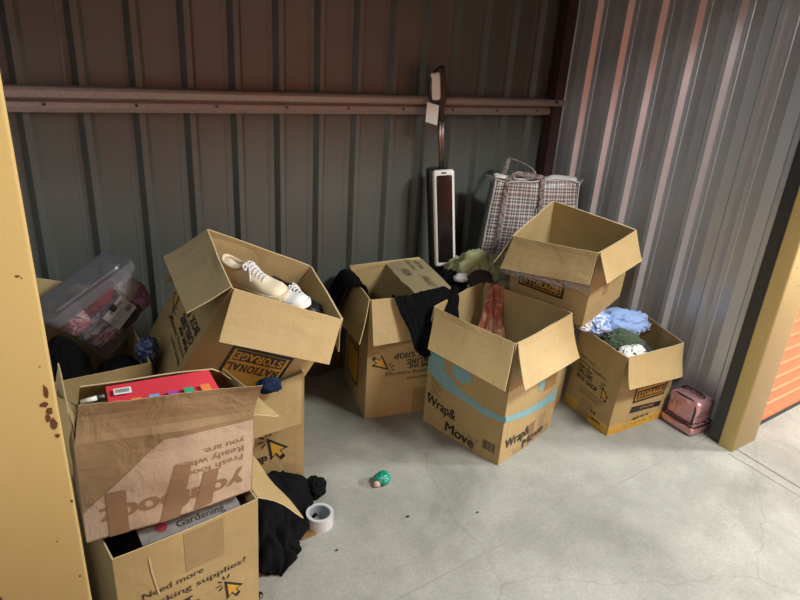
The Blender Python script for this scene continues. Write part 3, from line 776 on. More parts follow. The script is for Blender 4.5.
# ------------------------------------------------------------------ room
XR, YB = 2.775, 2.52
bm = bmesh.new(); box(bm, -3.2, 7, -1.75, 2.75, -.06, 0)
struct('floor', bm, M['concrete'])
# joints in the slab
bm = bmesh.new()
def strip(p, q, wd, z=.0006):
    p, q = V((*p, 0)), V((*q, 0)); n = (q-p).cross(V((0, 0, 1))).normalized()*wd/2
    lo = [bm.verts.new(x-V((0, 0, .01))) for x in (p-n, p+n, q+n, q-n)]; hi = [bm.verts.new(x+V((0, 0, z))) for x in (p-n, p+n, q+n, q-n)]
    bm.faces.new(hi); bm.faces.new(lo[::-1])
    for i in range(4): bm.faces.new((lo[i], lo[(i+1) % 4], hi[(i+1) % 4], hi[i]))
strip((-.2, 1.115), (2.64, 1.145), .006)
struct('trim_1', bm, M['joint'])
bm = bmesh.new(); strip((2.70, 1.03), (2.60, .0), .008); strip((2.63, 1.02), (2.56, .0), .003); struct('trim_2', bm, M['dark_joint'])

def profile(L, pitch=.19, rib=.026, top=.022, foot=.058, phase=0.0, minor=True, fold=0):
    """trapezoidal sheet profile: (distance along, projection)"""
    pts = []; x = phase-pitch
    while x < L+pitch:
        pts += [(x-foot/2, 0), (x-top/2, rib), (x+top/2, rib), (x+foot/2, 0)]
        if minor:
            pts += [(x+pitch*.42, fold), (x+pitch*.60, fold*.2)]
            m_ = x+pitch*.72; pts += [(m_-.006, 0), (m_-.003, .0016), (m_+.003, .0016), (m_+.006, 0)]
        x += pitch
    pts = [(min(max(a, 0), L), b) for a, b in pts]
    return pts
def corrugated(name, org, along, out, L, h, mat, **kw):
    bm = bmesh.new(); org, along, out = V(org), V(along), V(out)
    pts = profile(L, **kw)
    fr = [[bm.verts.new(org+along*a+out*b+V((0, 0, z))) for a, b in pts] for z in (0, h)]
    bk = [[bm.verts.new(org+along*a+out*(b-.02)+V((0, 0, z))) for a, b in pts] for z in (0, h)]
    for S in (fr, bk):
        for i in range(len(pts)-1):
            if (S[0][i].co-S[0][i+1].co).length > 1e-6: bm.faces.new((S[0][i], S[0][i+1], S[1][i+1], S[1][i]))
    for lo, hi in ((fr[0], bk[0]), (fr[1], bk[1])):
        for i in range(len(pts)-1):
            if (lo[i].co-lo[i+1].co).length > 1e-6: bm.faces.new((lo[i], lo[i+1], hi[i+1], hi[i]))
    return struct(name, bm, mat)
corrugated('wall_back', (-.1, YB+.026, 0), (1, 0, 0), (0, -1, 0), XR+.1, 3.0, M['sheet_back'], phase=.1+.133)
corrugated('wall_right', (XR+.0, 1.12, 0), (0, 1, 0), (-1, 0, 0), YB-1.12, 3.0, M['sheet_right'], phase=2.24-1.12-.19*5-.10, fold=.005)
bm = bmesh.new(); box(bm, -.10, -.04, 1.1, 2.55, 0, 3.0); struct('wall_left', bm, M['sheet_right'])
bm = bmesh.new(); box(bm, -.1, 2.85, 1.03, 2.6, 3.0, 3.05); struct('ceiling', bm, M['ceiling'])
# header over the opening and the corridor round it
bm = bmesh.new(); box(bm, -3.2, 7, 1.03, 1.10, 2.12, 3.0); struct('wall_front', bm, M['corridor'])
bm = bmesh.new(); box(bm, -3.2, 7, -1.75, 1.10, 3.05, 3.1); struct('ceiling_corridor', bm, M['corridor'])
bm = bmesh.new(); box(bm, -3.25, -3.2, -1.75, 1.10, 0, 3.1); struct('wall_corridor_left', bm, M['corridor'])
bm = bmesh.new(); box(bm, 7, 7.05, -1.75, 1.10, 0, 3.1); struct('wall_corridor_right', bm, M['corridor'])
bm = bmesh.new(); box(bm, -3.2, 7, -1.85, -1.80, 0, 3.1); struct('wall_opposite', bm, M['corridor'])
def shutter(name, x0, x1, y, z1, face=-1):
    bm = bmesh.new(); pts = []; z = .045
    pitch = .075
    while z < z1:
        pts += [(z, 0), (z+pitch*.78, 0), (z+pitch*.86, .010), (z+pitch*.94, .010)]; z += pitch
    vs = [[bm.verts.new((x, y+face*b, zz)) for zz, b in pts] for x in (x0, x1)]
    for i in range(len(pts)-1): bm.faces.new((vs[0][i], vs[0][i+1], vs[1][i+1], vs[1][i]))
    box(bm, x0, x1, y-.006, y+.006, .018, .05, 0)
    o = struct(name, bm, M['orange_door'])
    b2 = bmesh.new(); box(b2, x0, x1, y-.012, y+.012, 0, .02)
    o2 = obj('bottom_seal', b2, M['rubber'], o)
    return o
shutter('door_1', 2.86, 5.6, 1.085, 2.15)
for i in range(3): shutter('door_%d' % (i+2), -3+i*3.2, -.2+i*3.2, -1.79, 2.15, 1)

def post(name, x0, x1, y0, y1, r=.008):
    bm = bmesh.new(); box(bm, x0, x1, y0, y1, 0, 3.0)
    bmesh.ops.bevel(bm, geom=[e_ for e_ in bm.edges if abs(e_.verts[0].co.z-e_.verts[1].co.z) > 1], offset=r, segments=4, profile=.5, affect='EDGES')
    o = struct(name, bm, M['yellow_paint'])
    for p in o.data.polygons: p.use_smooth = True
    return o
post('trim_3', 2.655, 2.868, 1.018, 1.088)
lp = post('trim_4', -.20, .033, 1.05, 1.13, .006)
bm = bmesh.new()
for x, z, w_, h_ in ((.018, 1.035, .004, .018), (.013, 1.012, .008, .006), (.019, .998, .006, .008), (.014, .985, .005, .010), (.021, .970, .007, .014), (.024, .945, .004, .006), (.028, .80, .003, .004), (.020, .62, .003, .003)):
    c0_ = bm.verts.new((x, 1.0494, z)); rg = [bm.verts.new((x+w_*math.cos(a_)*(.6+.5*random.random()), 1.0494, z+h_*math.sin(a_)*(.6+.5*random.random()))) for a_ in [2*PI*k_/9 for k_ in range(9)]]
    for k_ in range(9): bm.faces.new((c0_, rg[k_], rg[(k_+1) % 9]))
ch = obj('paint_chips', bm, simple('rust_spots', (.10, .035, .012, 1), .9), lp); ch['kind'] = 'stuff'
bm = bmesh.new(); box(bm, 2.668, 2.715, 1.09, 1.128, 0, 3.0); box(bm, 2.674, 2.69, 1.128, 1.145, 0, 3.0); struct('trim_5', bm, M['track'])
bm = bmesh.new(); box(bm, .016, .036, 1.132, 1.16, 0, 3.0); struct('trim_6', bm, M['track'])
bm = bmesh.new(); box(bm, 2.70, 2.772, YB-.052, YB-.0, 0, 3.0); struct('trim_7', bm, M['maroon'])
# horizontal girt with bolts
def rail():
    bm = bmesh.new()
    prof = [(0, 0), (-.026, .004), (-.034, .022), (-.030, .040), (-.016, .048), (-.020, .052), (-.060, .060), (-.066, .085), (-.058, .096), (-.02, .100), (0, .100)]
    # runs along the back wall, bottom lip then rounded top lip
    y0 = YB-.0
    ends = [[bm.verts.new((x, y0+a, zz+b*.92)) for a, b in prof] for x, zz in ((-.05, 1.338), (2.79, 1.344))]
    A, B = ends
    for i in range(len(prof)-1): bm.faces.new((A[i], A[i+1], B[i+1], B[i]))
    bm.faces.new((A[-1], A[0], B[0], B[-1])); bm.faces.new(A[::-1]); bm.faces.new(B)
    o = struct('trim_8', bm, M['galv'])
    for i in range(9):
        x = .19+i*.30; b2 = bmesh.new(); cyl(b2, (x, YB-.030, 1.369), (x, YB-.038, 1.369), .006, n=6)
        q = obj('bolt', b2, M['track'], o)
    b2 = bmesh.new(); cyl(b2, (2.705, YB-.062, 1.42), (2.705, YB-.067, 1.42), .009, n=12); obj('bolt_hole', b2, M['rubber'], o)
rail()

# ------------------------------------------------------------------ floor washer
def washer():
    p0 = V((1.925, 2.335, .475)); p1 = V((1.838, 2.425, 1.587)); ax = (p1-p0).normalized()
    yaw = math.radians(-26)
    fwd = V((math.sin(yaw), -math.cos(yaw), 0)); fwd = (fwd-ax*fwd.dot(ax)).normalized()   # front normal
    sx = (-fwd).cross(ax).normalized()
    if sx.x < 0: sx = -sx
    t = thing('floor_washer', 'upright white and black floor washer leaning on the back wall rail', 'vacuum cleaner', loc=p0)
    R3 = Matrix((sx, -fwd, ax)).transposed().to_4x4(); T4 = Matrix.Translation(p0) @ R3
    def put(name, bm, mats, smooth=False, parent=None):
        for v in bm.verts: v.co = T4 @ v.co
        return obj(name, bm, mats, parent or t, smooth)
    # local: x right, y back, z up along the body; front face at y=-.04
    bm = rbox(.105, .085, .60, .018, 4, off=(-.020, .028, .03)); put('housing', bm, M['black_plastic'], True)
    bm = rbox(.110, .035, .50, .016, 5, off=(0, -.03, .125))
    put('front_shell', bm, M['white_plastic'], True)
    bm = rbox(.080, .018, .45, .0085, 4, off=(.001, -.0440, .150)); w_ = put('window', bm, M['gloss_black'], True)
    bm = bmesh.new()
    for z, r, hh in ((.50, .026, .03), (.455, .027, .035)): cyl(bm, (.001, -.033, z), (.001, -.033, z+hh), r, n=24)
    put('tank_band', bm, M['brown_gloss'], parent=w_)
    bm = rbox(.052, .012, .05, .004, 2, off=(.001, -.0535, .385)); put('latch', bm, M['grey_plastic'], parent=w_)
    bm = rbox(.026, .002, .008, .001, 1, off=(.0, -.0485, .607)); put('badge', bm, M['grey_plastic'])
    bm = rbox(.20, .15, .055, .018, 4, off=(.0, .0, -.012)); put('cleaning_head', bm, M['black_plastic'], True)
    bm = bmesh.new(); cyl(bm, (-.006, .005, .62), (-.006, .005, .91), .0085, n=16); cyl(bm, (.008, .008, .62), (.008, .008, .91), .0085, n=16); put('pole', bm, M['bronze'], True)
    bm = rbox(.028, .034, .11, .008, 3, off=(.003, .006, .85)); put('grip', bm, M['black_plastic'], True)
    bm = bmesh.new(); merge(bm, rbox(.038, .040, .17, .010, 3, off=(.008, .008, .935))); tube(bm, cr([(.0, .0, 1.095), (-.028, -.010, 1.075), (-.050, -.014, 1.03), (-.052, -.014, .975), (-.032, -.006, .94), (.0, .004, .93)], 24), .009, 10); put('handle', bm, M['black_plastic'], True)
    bm = rbox(.048, .024, .125, .012, 3, off=(-.026, -.012, .952)); put('display', bm, M['white_plastic'], True)
    # swing tag
    bm = bmesh.new(); box(bm, -.075, -.018, -.019, -.0175, .835, .93)
    for v in bm.verts: v.co.x += (v.co.z-.88)*.12; v.co.z += (v.co.x+.02)*-.35
    tg = put('swing_tag', bm, M['white'])
    bm = bmesh.new()
    for i, z in enumerate((.905, .893, .876, .862, .85)): box(bm, -.068, -.03, -.0205, -.0195, z, z+(.006 if i == 2 else .0025))
    for v in bm.verts: v.co.x += (v.co.z-.88)*.12; v.co.z += (v.co.x+.02)*-.35
    put('tag_print', bm, M['grey_plastic'], parent=tg)
washer()

# ------------------------------------------------------------------ checked bag
def checked_bag():
    tl = V((2.155, 2.285, 1.055)); tr = V((2.548, 2.075, 1.047))
    zb = .503; u = (tr-tl); u.z = 0; Wd = u.length; u.normalize(); n = V((u.y, -u.x, 0))   # outward (to camera)
    if n.y > 0: n = -n
    t = thing('checked_bag', 'large checked zip carry bag standing in the back corner', 'bag', loc=(tl.x+u.x*Wd/2, tl.y+u.y*Wd/2, zb))
    Hh = 1.05-zb; dep = .13; bm = bmesh.new(); uv = bm.loops.layers.uv.new()
    nx, nz = 22, 20
    def P(side, i, j):
        x = i/nx; z = j/nz
        wide = 1+.20*(1-z)
        bul = .045*math.sin(PI*x)*math.sin(PI*min(1, z*.9+.08))
        q = noise.noise(V((x*4, z*4, 2+side)))*.014+noise.noise(V((x*11, z*9, 5+side)))*.006
        base = tl+u*(Wd*(.5+(x-.5)*wide)); zz = zb+Hh*z-(.012*math.sin(PI*x*2.0)+.01*noise.noise(V((x*5, 0, 0))) if j == nz else 0)
        off = n*(bul+q) if side == 0 else -n*(dep*(1-.25*z)+bul+q)
        p = base+off; p.z = zz; return p
    G = {(s, i, j): bm.verts.new(P(s, i, j)) for s in (0, 1) for i in range(nx+1) for j in range(nz+1)}
    def face(vs, uvs):
        f = bm.faces.new(vs)
        for l, q in zip(f.loops, uvs): l[uv].uv = q
    for s_ in (0, 1):
        for i in range(nx):
            for j in range(nz):
                face([G[s_, a, b] for a, b in ((i, j), (i+1, j), (i+1, j+1), (i, j+1))], [(a/nx*Wd, b/nz*Hh) for a, b in ((i, j), (i+1, j), (i+1, j+1), (i, j+1))])
    for j in range(nz):
        for i in (0, nx): face([G[0, i, j], G[1, i, j], G[1, i, j+1], G[0, i, j+1]], [(0, j/nz*Hh), (dep, j/nz*Hh), (dep, (j+1)/nz*Hh), (0, (j+1)/nz*Hh)])
    for i in range(nx):
        for j in (0, nz): face([G[0, i, j], G[0, i+1, j], G[1, i+1, j], G[1, i, j]], [(i/nx*Wd, 0), ((i+1)/nx*Wd, 0), ((i+1)/nx*Wd, dep), (i/nx*Wd, dep)])
    obj('bag_body', bm, M['plaid'], t, True)
    # white piping along the edges
    bm = bmesh.new()
    for i in (0, nx): tube(bm, [P(0, i, j)+n*.002 for j in range(nz+1)], .0045, 6)
    tube(bm, [P(0, i, nz)+n*.002 for i in range(nx+1)], .005, 6); obj('piping', bm, M['bag_binding'], t, True)
    bm = sheet([[P(0, i, nz)-n*.03+V((0, 0, .004)) for i in (0, 6, 11, 16, nx)], [P(0, i, nz)-n*.055+V((0, 0, .02+.02*math.sin(i))) for i in (0, 6, 11, 16, nx)], [P(0, i, nz)-n*.085+V((0, 0, .004)) for i in (0, 6, 11, 16, nx)]], 40, 8, .005, (8, 2), 3)
    obj('zip_top', bm, M['plaid'], t, True)
    for i0 in (0, nx):   # corner ears
        bm = bmesh.new(); s_ = -1 if i0 == 0 else 1; p = P(0, i0, nz)
        pts = [p+V((0, 0, .005)), p-V((0, 0, .03)), p+u*s_*.045-n*.05+V((0, 0, .012)), p-n*.09]
        vs = [bm.verts.new(q) for q in pts]; bm.faces.new((vs[0], vs[1], vs[2])); bm.faces.new((vs[0], vs[2], vs[3]))
        bmesh.ops.solidify(bm, geom=bm.faces[:], thickness=.003); obj('corner_ear', bm, M['bag_binding'], t)
    for side, lift, lean in ((0, .035, -.03), (1, .085, -.09)):
        a, b = .14, .56
        ia, ib = int(a*nx), int(b*nx)
        F_ = lambda i, z: P(side, i, z)+(n*.006 if side == 0 else -n*.006)
        pts = [F_(ia, j) for j in range(2, nz+1, 3)]+[F_(ia, nz)+V((0, 0, .01))]
        m0, m1 = F_(ia, nz), F_(ib, nz)
        arc = [m0+u*.02+V((0, 0, lift*.6))-n*(-lean*.3), m0*.72+m1*.28+V((0, 0, lift))+n*lean, m0*.4+m1*.6+V((0, 0, lift*.8))+n*lean, m1-u*.02+V((0, 0, lift*.45))+n*lean*.3]
        pts2 = [F_(ib, nz)+V((0, 0, .01))]+[F_(ib, j) for j in range(nz-1, 1, -3)]
        bm = bmesh.new(); tube(bm, cr(pts+arc+pts2, 60), .013, 8, flat=.16, up=u)
        obj('handle', bm, M['strap'], t, True)
    bm = bmesh.new(); i, j = 12, 14; p = P(0, i, j)+n*.006
    vs = [bm.verts.new(p+u*a+V((0, 0, b))) for a, b in ((-.022, -.03), (.022, -.03), (.022, .03), (-.022, .03))]; bm.faces.new(vs)
    bmesh.ops.solidify(bm, geom=bm.faces[:], thickness=.002); obj('sewn_patch', bm, M['bag_binding'], t)
checked_bag()

# ------------------------------------------------------------------ pink case
def pink_case():
    t = thing('lunch_case', 'shiny pink insulated case with black zips on the floor by the right wall', 'case', loc=(2.668, 1.268, 0), rot=(0, 0, math.radians(-5)))
    Mw = t.matrix_world
    def put(name, bm, mats, smooth=True):
        for v in bm.verts: v.co = Mw @ v.co
        return obj(name, bm, mats, t, smooth)
    sx, sy = .145, .17
    def soft(bm, amp=.006, s=9):
        bmesh.ops.subdivide_edges(bm, edges=bm.edges[:], cuts=2, use_grid_fill=True)
        for v in bm.verts:
            v.co += v.co.normalized()*amp*noise.noise(v.co*s*2)
        return bm
    bm = rbox(sx+.012, sy+.012, .052, .018, 4); put('lower_section', soft(bm, .004), M['pink'])
    bm = rbox(sx, sy, .135, .03, 5, off=(0, .0, .050))
    put('upper_section', soft(bm, .005), M['pink'])
    bm = bmesh.new()
    def ring(z, ex, r):
        pts = []
        a, b, rr = sx/2+ex, sy/2+ex, .026
        for cx, cy, a0 in ((a-rr, b-rr, 0), (-a+rr, b-rr, 90), (-a+rr, -b+rr, 180), (a-rr, -b+rr, 270)):
            for k in range(6): th = math.radians(a0+k*18); pts.append((cx+rr*math.cos(th), cy+rr*math.sin(th), z))
        pts.append(pts[0]); return pts
    tube(bm, ring(.053, .006, 0), .0045, 6); put('lower_zip', bm, M['black_plastic'])
    bm = bmesh.new()   # zip that outlines the left-hand panel
    x = -sx/2-.001
    pts = [(x+.004, -sy/2+.012, .058), (x-.001, -sy/2+.010, .09), (x+.002, -sy/2+.012, .140), (x+.012, -sy/2+.03, .172), (x+.012, 0, .175), (x+.012, sy/2-.03, .172), (x+.002, sy/2-.01, .12), (x+.002, sy/2-.01, .06)]
    tube(bm, cr(pts, 40), .0055, 6, flat=.6, up=(0, 1, 0)); put('panel_zip', bm, M['black_plastic'])
    bm = bmesh.new(); tube(bm, cr([(.0, -.062, .184), (.0, -.045, .196), (.0, 0, .20), (.0, .045, .196), (.0, .062, .184)], 20), .011, 8, flat=.3, up=(1, 0, 0)); put('handle', bm, M['black_plastic'])
pink_case()

# ------------------------------------------------------------------ plastic tub
T8 = [V(p) for p in [[0.232, 2.074, 0.523], [0.442, 2.123, 0.695], [0.405, 2.335, 0.685], [0.196, 2.287, 0.522], [0.089, 2.075, 0.721], [0.347, 2.107, 0.871], [0.309, 2.307, 0.861], [0.071, 2.274, 0.715]]]
def tub():
    off = V((-.005, .02, .012)); P = [p+off for p in T8]
    t = thing('storage_tub', 'clear plastic tub of clothes tipped on its edge, with a smoky lid', 'storage tub', loc=P[0])
    def tri(u, v, h): 
        lo = (P[0]*(1-u)+P[1]*u)*(1-v)+(P[3]*(1-u)+P[2]*u)*v; hi = (P[4]*(1-u)+P[5]*u)*(1-v)+(P[7]*(1-u)+P[6]*u)*v
        return lo*(1-h)+hi*h
    def rr(r, n=5):
        out = []
        for cx, cy, a0 in ((1-r, 1-r, 0), (r, 1-r, 90), (r, r, 180), (1-r, r, 270)):
            for k in range(n+1): th = math.radians(a0+90*k/n); out.append((cx+r*math.cos(th), cy+r*math.sin(th)))
        return out
    def shell(hs, name, mat, cap0, cap1, th=.012, g=0):
        bm = bmesh.new(); rings = []
        for h, ex in hs:
            rings.append([bm.verts.new(tri(.5+(a-.5)*(1+ex), .5+(b-.5)*(1+ex), h)) for a, b in rr(.12)])
        m_ = len(rings[0])
        for A, B in zip(rings, rings[1:]):
            for k in range(m_): bm.faces.new((A[k], A[(k+1) % m_], B[(k+1) % m_], B[k]))
        if cap0: bm.faces.new(rings[0][::-1])
        if cap1: bm.faces.new(rings[-1])
        bmesh.ops.recalc_face_normals(bm, faces=bm.faces[:])
        return obj(name, bm, mat, t, False)
    shell([(0, -.10), (.02, -.04), (.5, -.01), (.86, .02), (.86, .05), (.89, .05), (.89, .0)], 'tub_body', M['tub'], True, False)
    shell([(.84, .10), (.90, .12), (.99, .12), (1.0, .08), (1.0, -.12), (1.035, -.14), (1.035, -.3)], 'lid', M['lid'], False, True)
    # handle latch on the long side
    return t, tri
tubt, tri = tub()
# clothes inside the tub, each a thing of its own
def tubcloth(name, label, u, v, h, r, mat, seed, cat='clothing'):
    c_ = tri(u, v, h); bm = heap((0, 0, 0), r, seed, .30, 2.6)
    ex = (T8[1]-T8[0]).normalized(); ez = (T8[4]-T8[0]).normalized(); ey = ez.cross(ex)
    R_ = Matrix((ex, ey, ez)).transposed()
    for w_ in bm.verts: w_.co = R_ @ w_.co+c_
    o = obj(name, bm, M[mat], None, True); recenter(o, c_); tag(o, label, cat, None); return o
tubcloth('folded_garment', 'crimson garment bunched in the upper middle of the plastic tub', .52, .34, .72, (.085, .05, .035), 'crimson', 41)
tubcloth('folded_garment', 'pale garment inside the plastic tub at its right end', .80, .34, .62, (.045, .05, .055), 'pale_cloth', 42)
tubcloth('folded_garment', 'magenta patterned garment low at the right end of the plastic tub', .84, .34, .27, (.045, .05, .05), 'magenta', 43)
tubcloth('folded_garment', 'pink and white patterned garment at the left end of the plastic tub', .17, .34, .66, (.045, .05, .05), 'pinkish', 44)
tubcloth('folded_garment', 'lilac garment across the lower middle of the plastic tub', .40, .32, .44, (.08, .05, .03), 'lilac', 45)
tubcloth('folded_garment', 'blush patterned garment low at the left of the plastic tub', .30, .34, .22, (.06, .05, .04), 'pinkish', 46)
tubcloth('folded_garment', 'dark plum garment along the bottom of the plastic tub', .62, .34, .16, (.075, .05, .035), 'dark_plum', 47)
# price card clipped on the tub
def card():
    ex = (T8[1]-T8[0]).normalized(); ez = (T8[4]-T8[0]).normalized(); n = ex.cross(ez).normalized()
    if n.y > 0: n = -n
    o_ = tri(.56, -.01, .44)+n*.010
    ca, sa = math.cos(math.radians(6)), math.sin(math.radians(6))
    a = ex*ca+ez*sa; b = ez*ca-ex*sa
    t = thing('price_card', 'white and yellow price card clipped to the front of the plastic tub', 'label card', loc=o_)
    def q(x0, x1, z0, z1, d, mat, name, par=t):
        bm = bmesh.new(); vs = [bm.verts.new(o_+a*x+b*z+n*d) for x, z in ((x0, z0), (x1, z0), (x1, z1), (x0, z1))]; bm.faces.new(vs)
        bmesh.ops.solidify(bm, geom=bm.faces[:], thickness=.0008); return obj(name, bm, mat, par)
    cd = q(-.048, .048, -.036, .036, 0, M['white'], 'card')
    q(-.048, .048, -.036, -.029, .0012, M['yellow_ink'], 'yellow_edge', cd)
    q(-.046, -.026, .014, .034, .0012, M['red'], 'red_mark', cd)
    bm = bmesh.new()
    for st, x, z, h in (('TUB 30L', -.022, .016, .018), ('CLEAR STORAGE', -.044, .000, .009), ('WITH LID', -.044, -.012, .009)):
        vs, fs, WW = text_tris(st, .015)
        for fc in fs:
            try: bm.faces.new([bm.verts.new(o_+a*(x+vs[i][0]*h*.9)+b*(z+vs[i][1]*h*.9)+n*.0018) for i in fc])
            except ValueError: pass
    for i in range(9):
        x = .018+i*.0028; bm.faces.new([bm.verts.new(o_+a*p+b*q_+n*.0018) for p, q_ in ((x, -.022), (x+.0015, -.022), (x+.0015, -.004), (x, -.004))])
    obj('card_print', bm, M['ink'], cd)
    bm = bmesh.new()
    for k, (x0, x1, z0, z1, dd) in enumerate(((-.012, .012, .018, .042, .004), (-.016, .016, .040, .044, .008))):
        vs = [bm.verts.new(o_+a*x+b*z+n*(dd+e_)) for x, z, e_ in ((x0, z0, 0), (x1, z0, 0), (x1, z1, .006), (x0, z1, .006))]; bm.faces.new(vs)
    bmesh.ops.solidify(bm, geom=bm.faces[:], thickness=.002); obj('clip', bm, M['steel'], t)
card()

# ------------------------------------------------------------------ shoes
def sneaker(name, label, heel, toe, up, L, upper, sole, lace, stripe=None):
    heel, toe, up = V(heel), V(toe), V(up)
    x = (toe-heel).normalized(); z = (up-x*up.dot(x)).normalized(); y = z.cross(x)
    t = thing(name, label, 'shoe', loc=heel)
    Wp = lambda p: heel+x*p[0]*L+y*p[1]*L+z*p[2]*L
    def outline(s):   # half width along the foot
        return [(.0, .11), (.06, .145), (.2, .15), (.38, .15), (.55, .175), (.72, .21), (.86, .20), (.95, .15), (1.0, .07)]
    def hw(s):
        o = outline(s)
        for (a, b), (c_, d_) in zip(o, o[1:]):
            if s <= c_: return b+(d_-b)*(s-a)/(c_-a)
        return .05
    def top(s):
        o = [(0, .40), (.08, .40), (.2, .33), (.32, .34), (.42, .36), (.55, .29), (.72, .21), (.88, .18), (.96, .13), (1.0, .08)]
        for (a, b), (c_, d_) in zip(o, o[1:]):
            if s <= c_: return b+(d_-b)*(s-a)/(c_-a)
        return .08
    bm = bmesh.new(); rings = []; n = 30; K = 20
    for i in range(n+1):
        s = i/n; h = hw(s)*(.96 if i not in (0, n) else .7); tp = top(s); ring = []
        for k in range(K+1):
            a = PI*k/K; cs, sn = math.cos(a), math.sin(a)
            ring.append(bm.verts.new(Wp((s, (abs(cs)**.75)*(1 if cs > 0 else -1)*h*(1-.25*sn*(1 if s < .45 else .4)), .07+(tp-.07)*sn**.62))))
        rings.append(ring)
    for A, B in zip(rings, rings[1:]):
        for k in range(K): bm.faces.new((A[k], A[k+1], B[k+1], B[k]))
    bm.faces.new(rings[0]); bm.faces.new(rings[-1][::-1])
    for A, B in zip(rings, rings[1:]): bm.faces.new((A[0], B[0], B[K], A[K]))
    obj('upper', bm, M[upper], t, True)
    bm = bmesh.new(); pts = [(s, hw(s)) for s in [i/24 for i in range(25)]]; loop = pts+[(s, -w_) for s, w_ in pts[::-1]]
    lev = [(.0, .97), (.012, 1.0), (.04, 1.03), (.085, 1.03), (.10, .98)]
    R_ = [[bm.verts.new(Wp((.5+(s-.5)*(1+.03*g), w_*g*(1.02+.012*(k % 2)), zz))) for k, (s, w_) in enumerate(loop)] for zz, g in lev]
    m_ = len(loop)
    for A, B in zip(R_, R_[1:]):
        for k in range(m_): bm.faces.new((A[k], A[(k+1) % m_], B[(k+1) % m_], B[k]))
    bm.faces.new(R_[0][::-1]); bm.faces.new(R_[-1]); obj('sole', bm, M[sole], t)
    bm = bmesh.new()
    for i in range(6):
        s = .40+i*.052; tp = top(s); w_ = .075
        tube(bm, cr([Wp((s, -w_, tp-.02)), Wp((s+.012, -w_*.4, tp+.014)), Wp((s+.02, w_*.4, tp+.014)), Wp((s+.03, w_, tp-.02))], 8), .0048*L/.26, 6)
    for sg in (-1, 1):
        tube(bm, cr([Wp((.40, 0, top(.4)+.02)), Wp((.36, sg*.07, top(.36)+.05)), Wp((.43, sg*.12, top(.4)-.0)), Wp((.40, sg*.03, top(.4)+.03))], 14), .004*L/.26, 6)
        tube(bm, cr([Wp((.40, 0, top(.4)+.02)), Wp((.47, sg*.08, top(.45)+.01)), Wp((.52, sg*.15, .22))], 8), .004*L/.26, 6)
    obj('laces', bm, M[lace], t, True)
    bm = bmesh.new(); tube(bm, cr([Wp((.04, -.09, .385)), Wp((0.0, 0, .42)), Wp((.04, .09, .385)), Wp((.2, .10, .335)), Wp((.32, .07, .36)), Wp((.36, 0, .385)), Wp((.32, -.07, .36)), Wp((.2, -.10, .335)), Wp((.04, -.09, .385))], 40), .007*L/.26, 8)
    obj('collar', bm, M[upper], t, True)
    if stripe:
        for sg in (-1, 1):
            bm = bmesh.new()
            vs = [bm.verts.new(Wp((s, sg*(hw(s)*.93+.01), zz))) for s, zz in ((.42, .12), (.50, .12), (.47, .25), (.40, .25))]; bm.faces.new(vs)
            bmesh.ops.solidify(bm, geom=bm.faces[:], thickness=.002); obj('stripe', bm, M[stripe], t)
    return t
sneaker('sneaker', 'cream lace-up sneaker lying on top in the tilted box', (.612, 1.925, .845), (.735, 1.765, .828), (-.1, -.12, 1), .235, 'cream', 'cream_sole', 'white_cloth')
sneaker('sneaker', 'white sneaker half under the cream one in the tilted box', (.70, 1.875, .755), (.805, 1.71, .80), (.05, -.15, 1), .22, 'white_leather', 'white_plastic', 'white_cloth')
sneaker('sneaker', 'black sneaker with white stripe at the right end of the tilted box', (.80, 1.99, .725), (.925, 1.83, .695), (.25, -.3, 1), .21, 'black_leather', 'rubber', 'white_cloth', 'white')
def heap_thing(name, label, cat, c_, r, mat, seed, amp=.22, freq=2.4, floor=None, rot=0, sub=5, group=None):
    bm = heap(c_, r, seed, amp, freq, floor, rot, sub); o = obj(name, bm, M[mat], None, True)
    recenter(o, (c_[0], c_[1], floor if floor is not None else c_[2]-r[2]*.8)); tag(o, label, cat, group); return o
heap_thing('garment', 'black garment filling the tilted box under the shoes', 'clothing', (.74, 1.90, .60), (.15, .14, .12), 'black_cloth', 50, .15)

# ------------------------------------------------------------------ clothing and cloths
# right box
heap_thing('garment', 'dark clothes filling the right box below the blue shirt', 'clothing', (2.46, 1.53, .26), (.145, .13, .13), 'dark_plum', 51, .12)
heap_thing('shirt', 'pale blue shirt bunched over the back of the right box', 'clothing', (2.465, 1.615, .455), (.125, .07, .055), 'blue_cloth', 52, .38, 2.2, rot=math.radians(-32))
heap_thing('shirt', 'blue and white patterned shirt at the left corner of the right box', 'clothing', (2.345, 1.655, .455), (.075, .06, .05), 'stripe_blue', 53, .35, 2.4)
heap_thing('garment', 'dark green garment in the right box below the blue shirt', 'clothing', (2.39, 1.525, .405), (.082, .06, .045), 'green_cloth', 54, .35, 2.4, rot=-.4)
heap_thing('garment', 'white and black patterned garment at the front of the right box', 'clothing', (2.345, 1.435, .385), (.075, .04, .04), 'print_white', 55, .35, 2.6)
heap_thing('cloth', 'white cloth poking out between the right box and the box above', 'cloth', (2.285, 1.66, .462), (.05, .035, .025), 'white_cloth', 56, .35, 2.4)
# carton with the blue band: scarf
bm = sheet([[(1.915, 1.985, .60), (1.945, 1.975, .607), (1.965, 1.94, .605)],
            [(1.885, 1.965, .575), (1.92, 1.945, .58), (1.94, 1.915, .575)],
            [(1.84, 1.935, .46), (1.90, 1.92, .46), (1.93, 1.88, .46)],
            [(1.78, 1.92, .33), (1.87, 1.895, .33), (1.935, 1.83, .33)],
            [(1.72, 1.90, .19), (1.84, 1.87, .18), (1.93, 1.78, .18)]], 44, 50, .012, (6, 1.5), 3, .004)
o = obj('scarf', bm, M['scarf'], None, True); recenter(o, (1.88, 1.92, .2)); tag(o, 'rust and cream scarf hanging inside the box with the blue band', 'scarf')
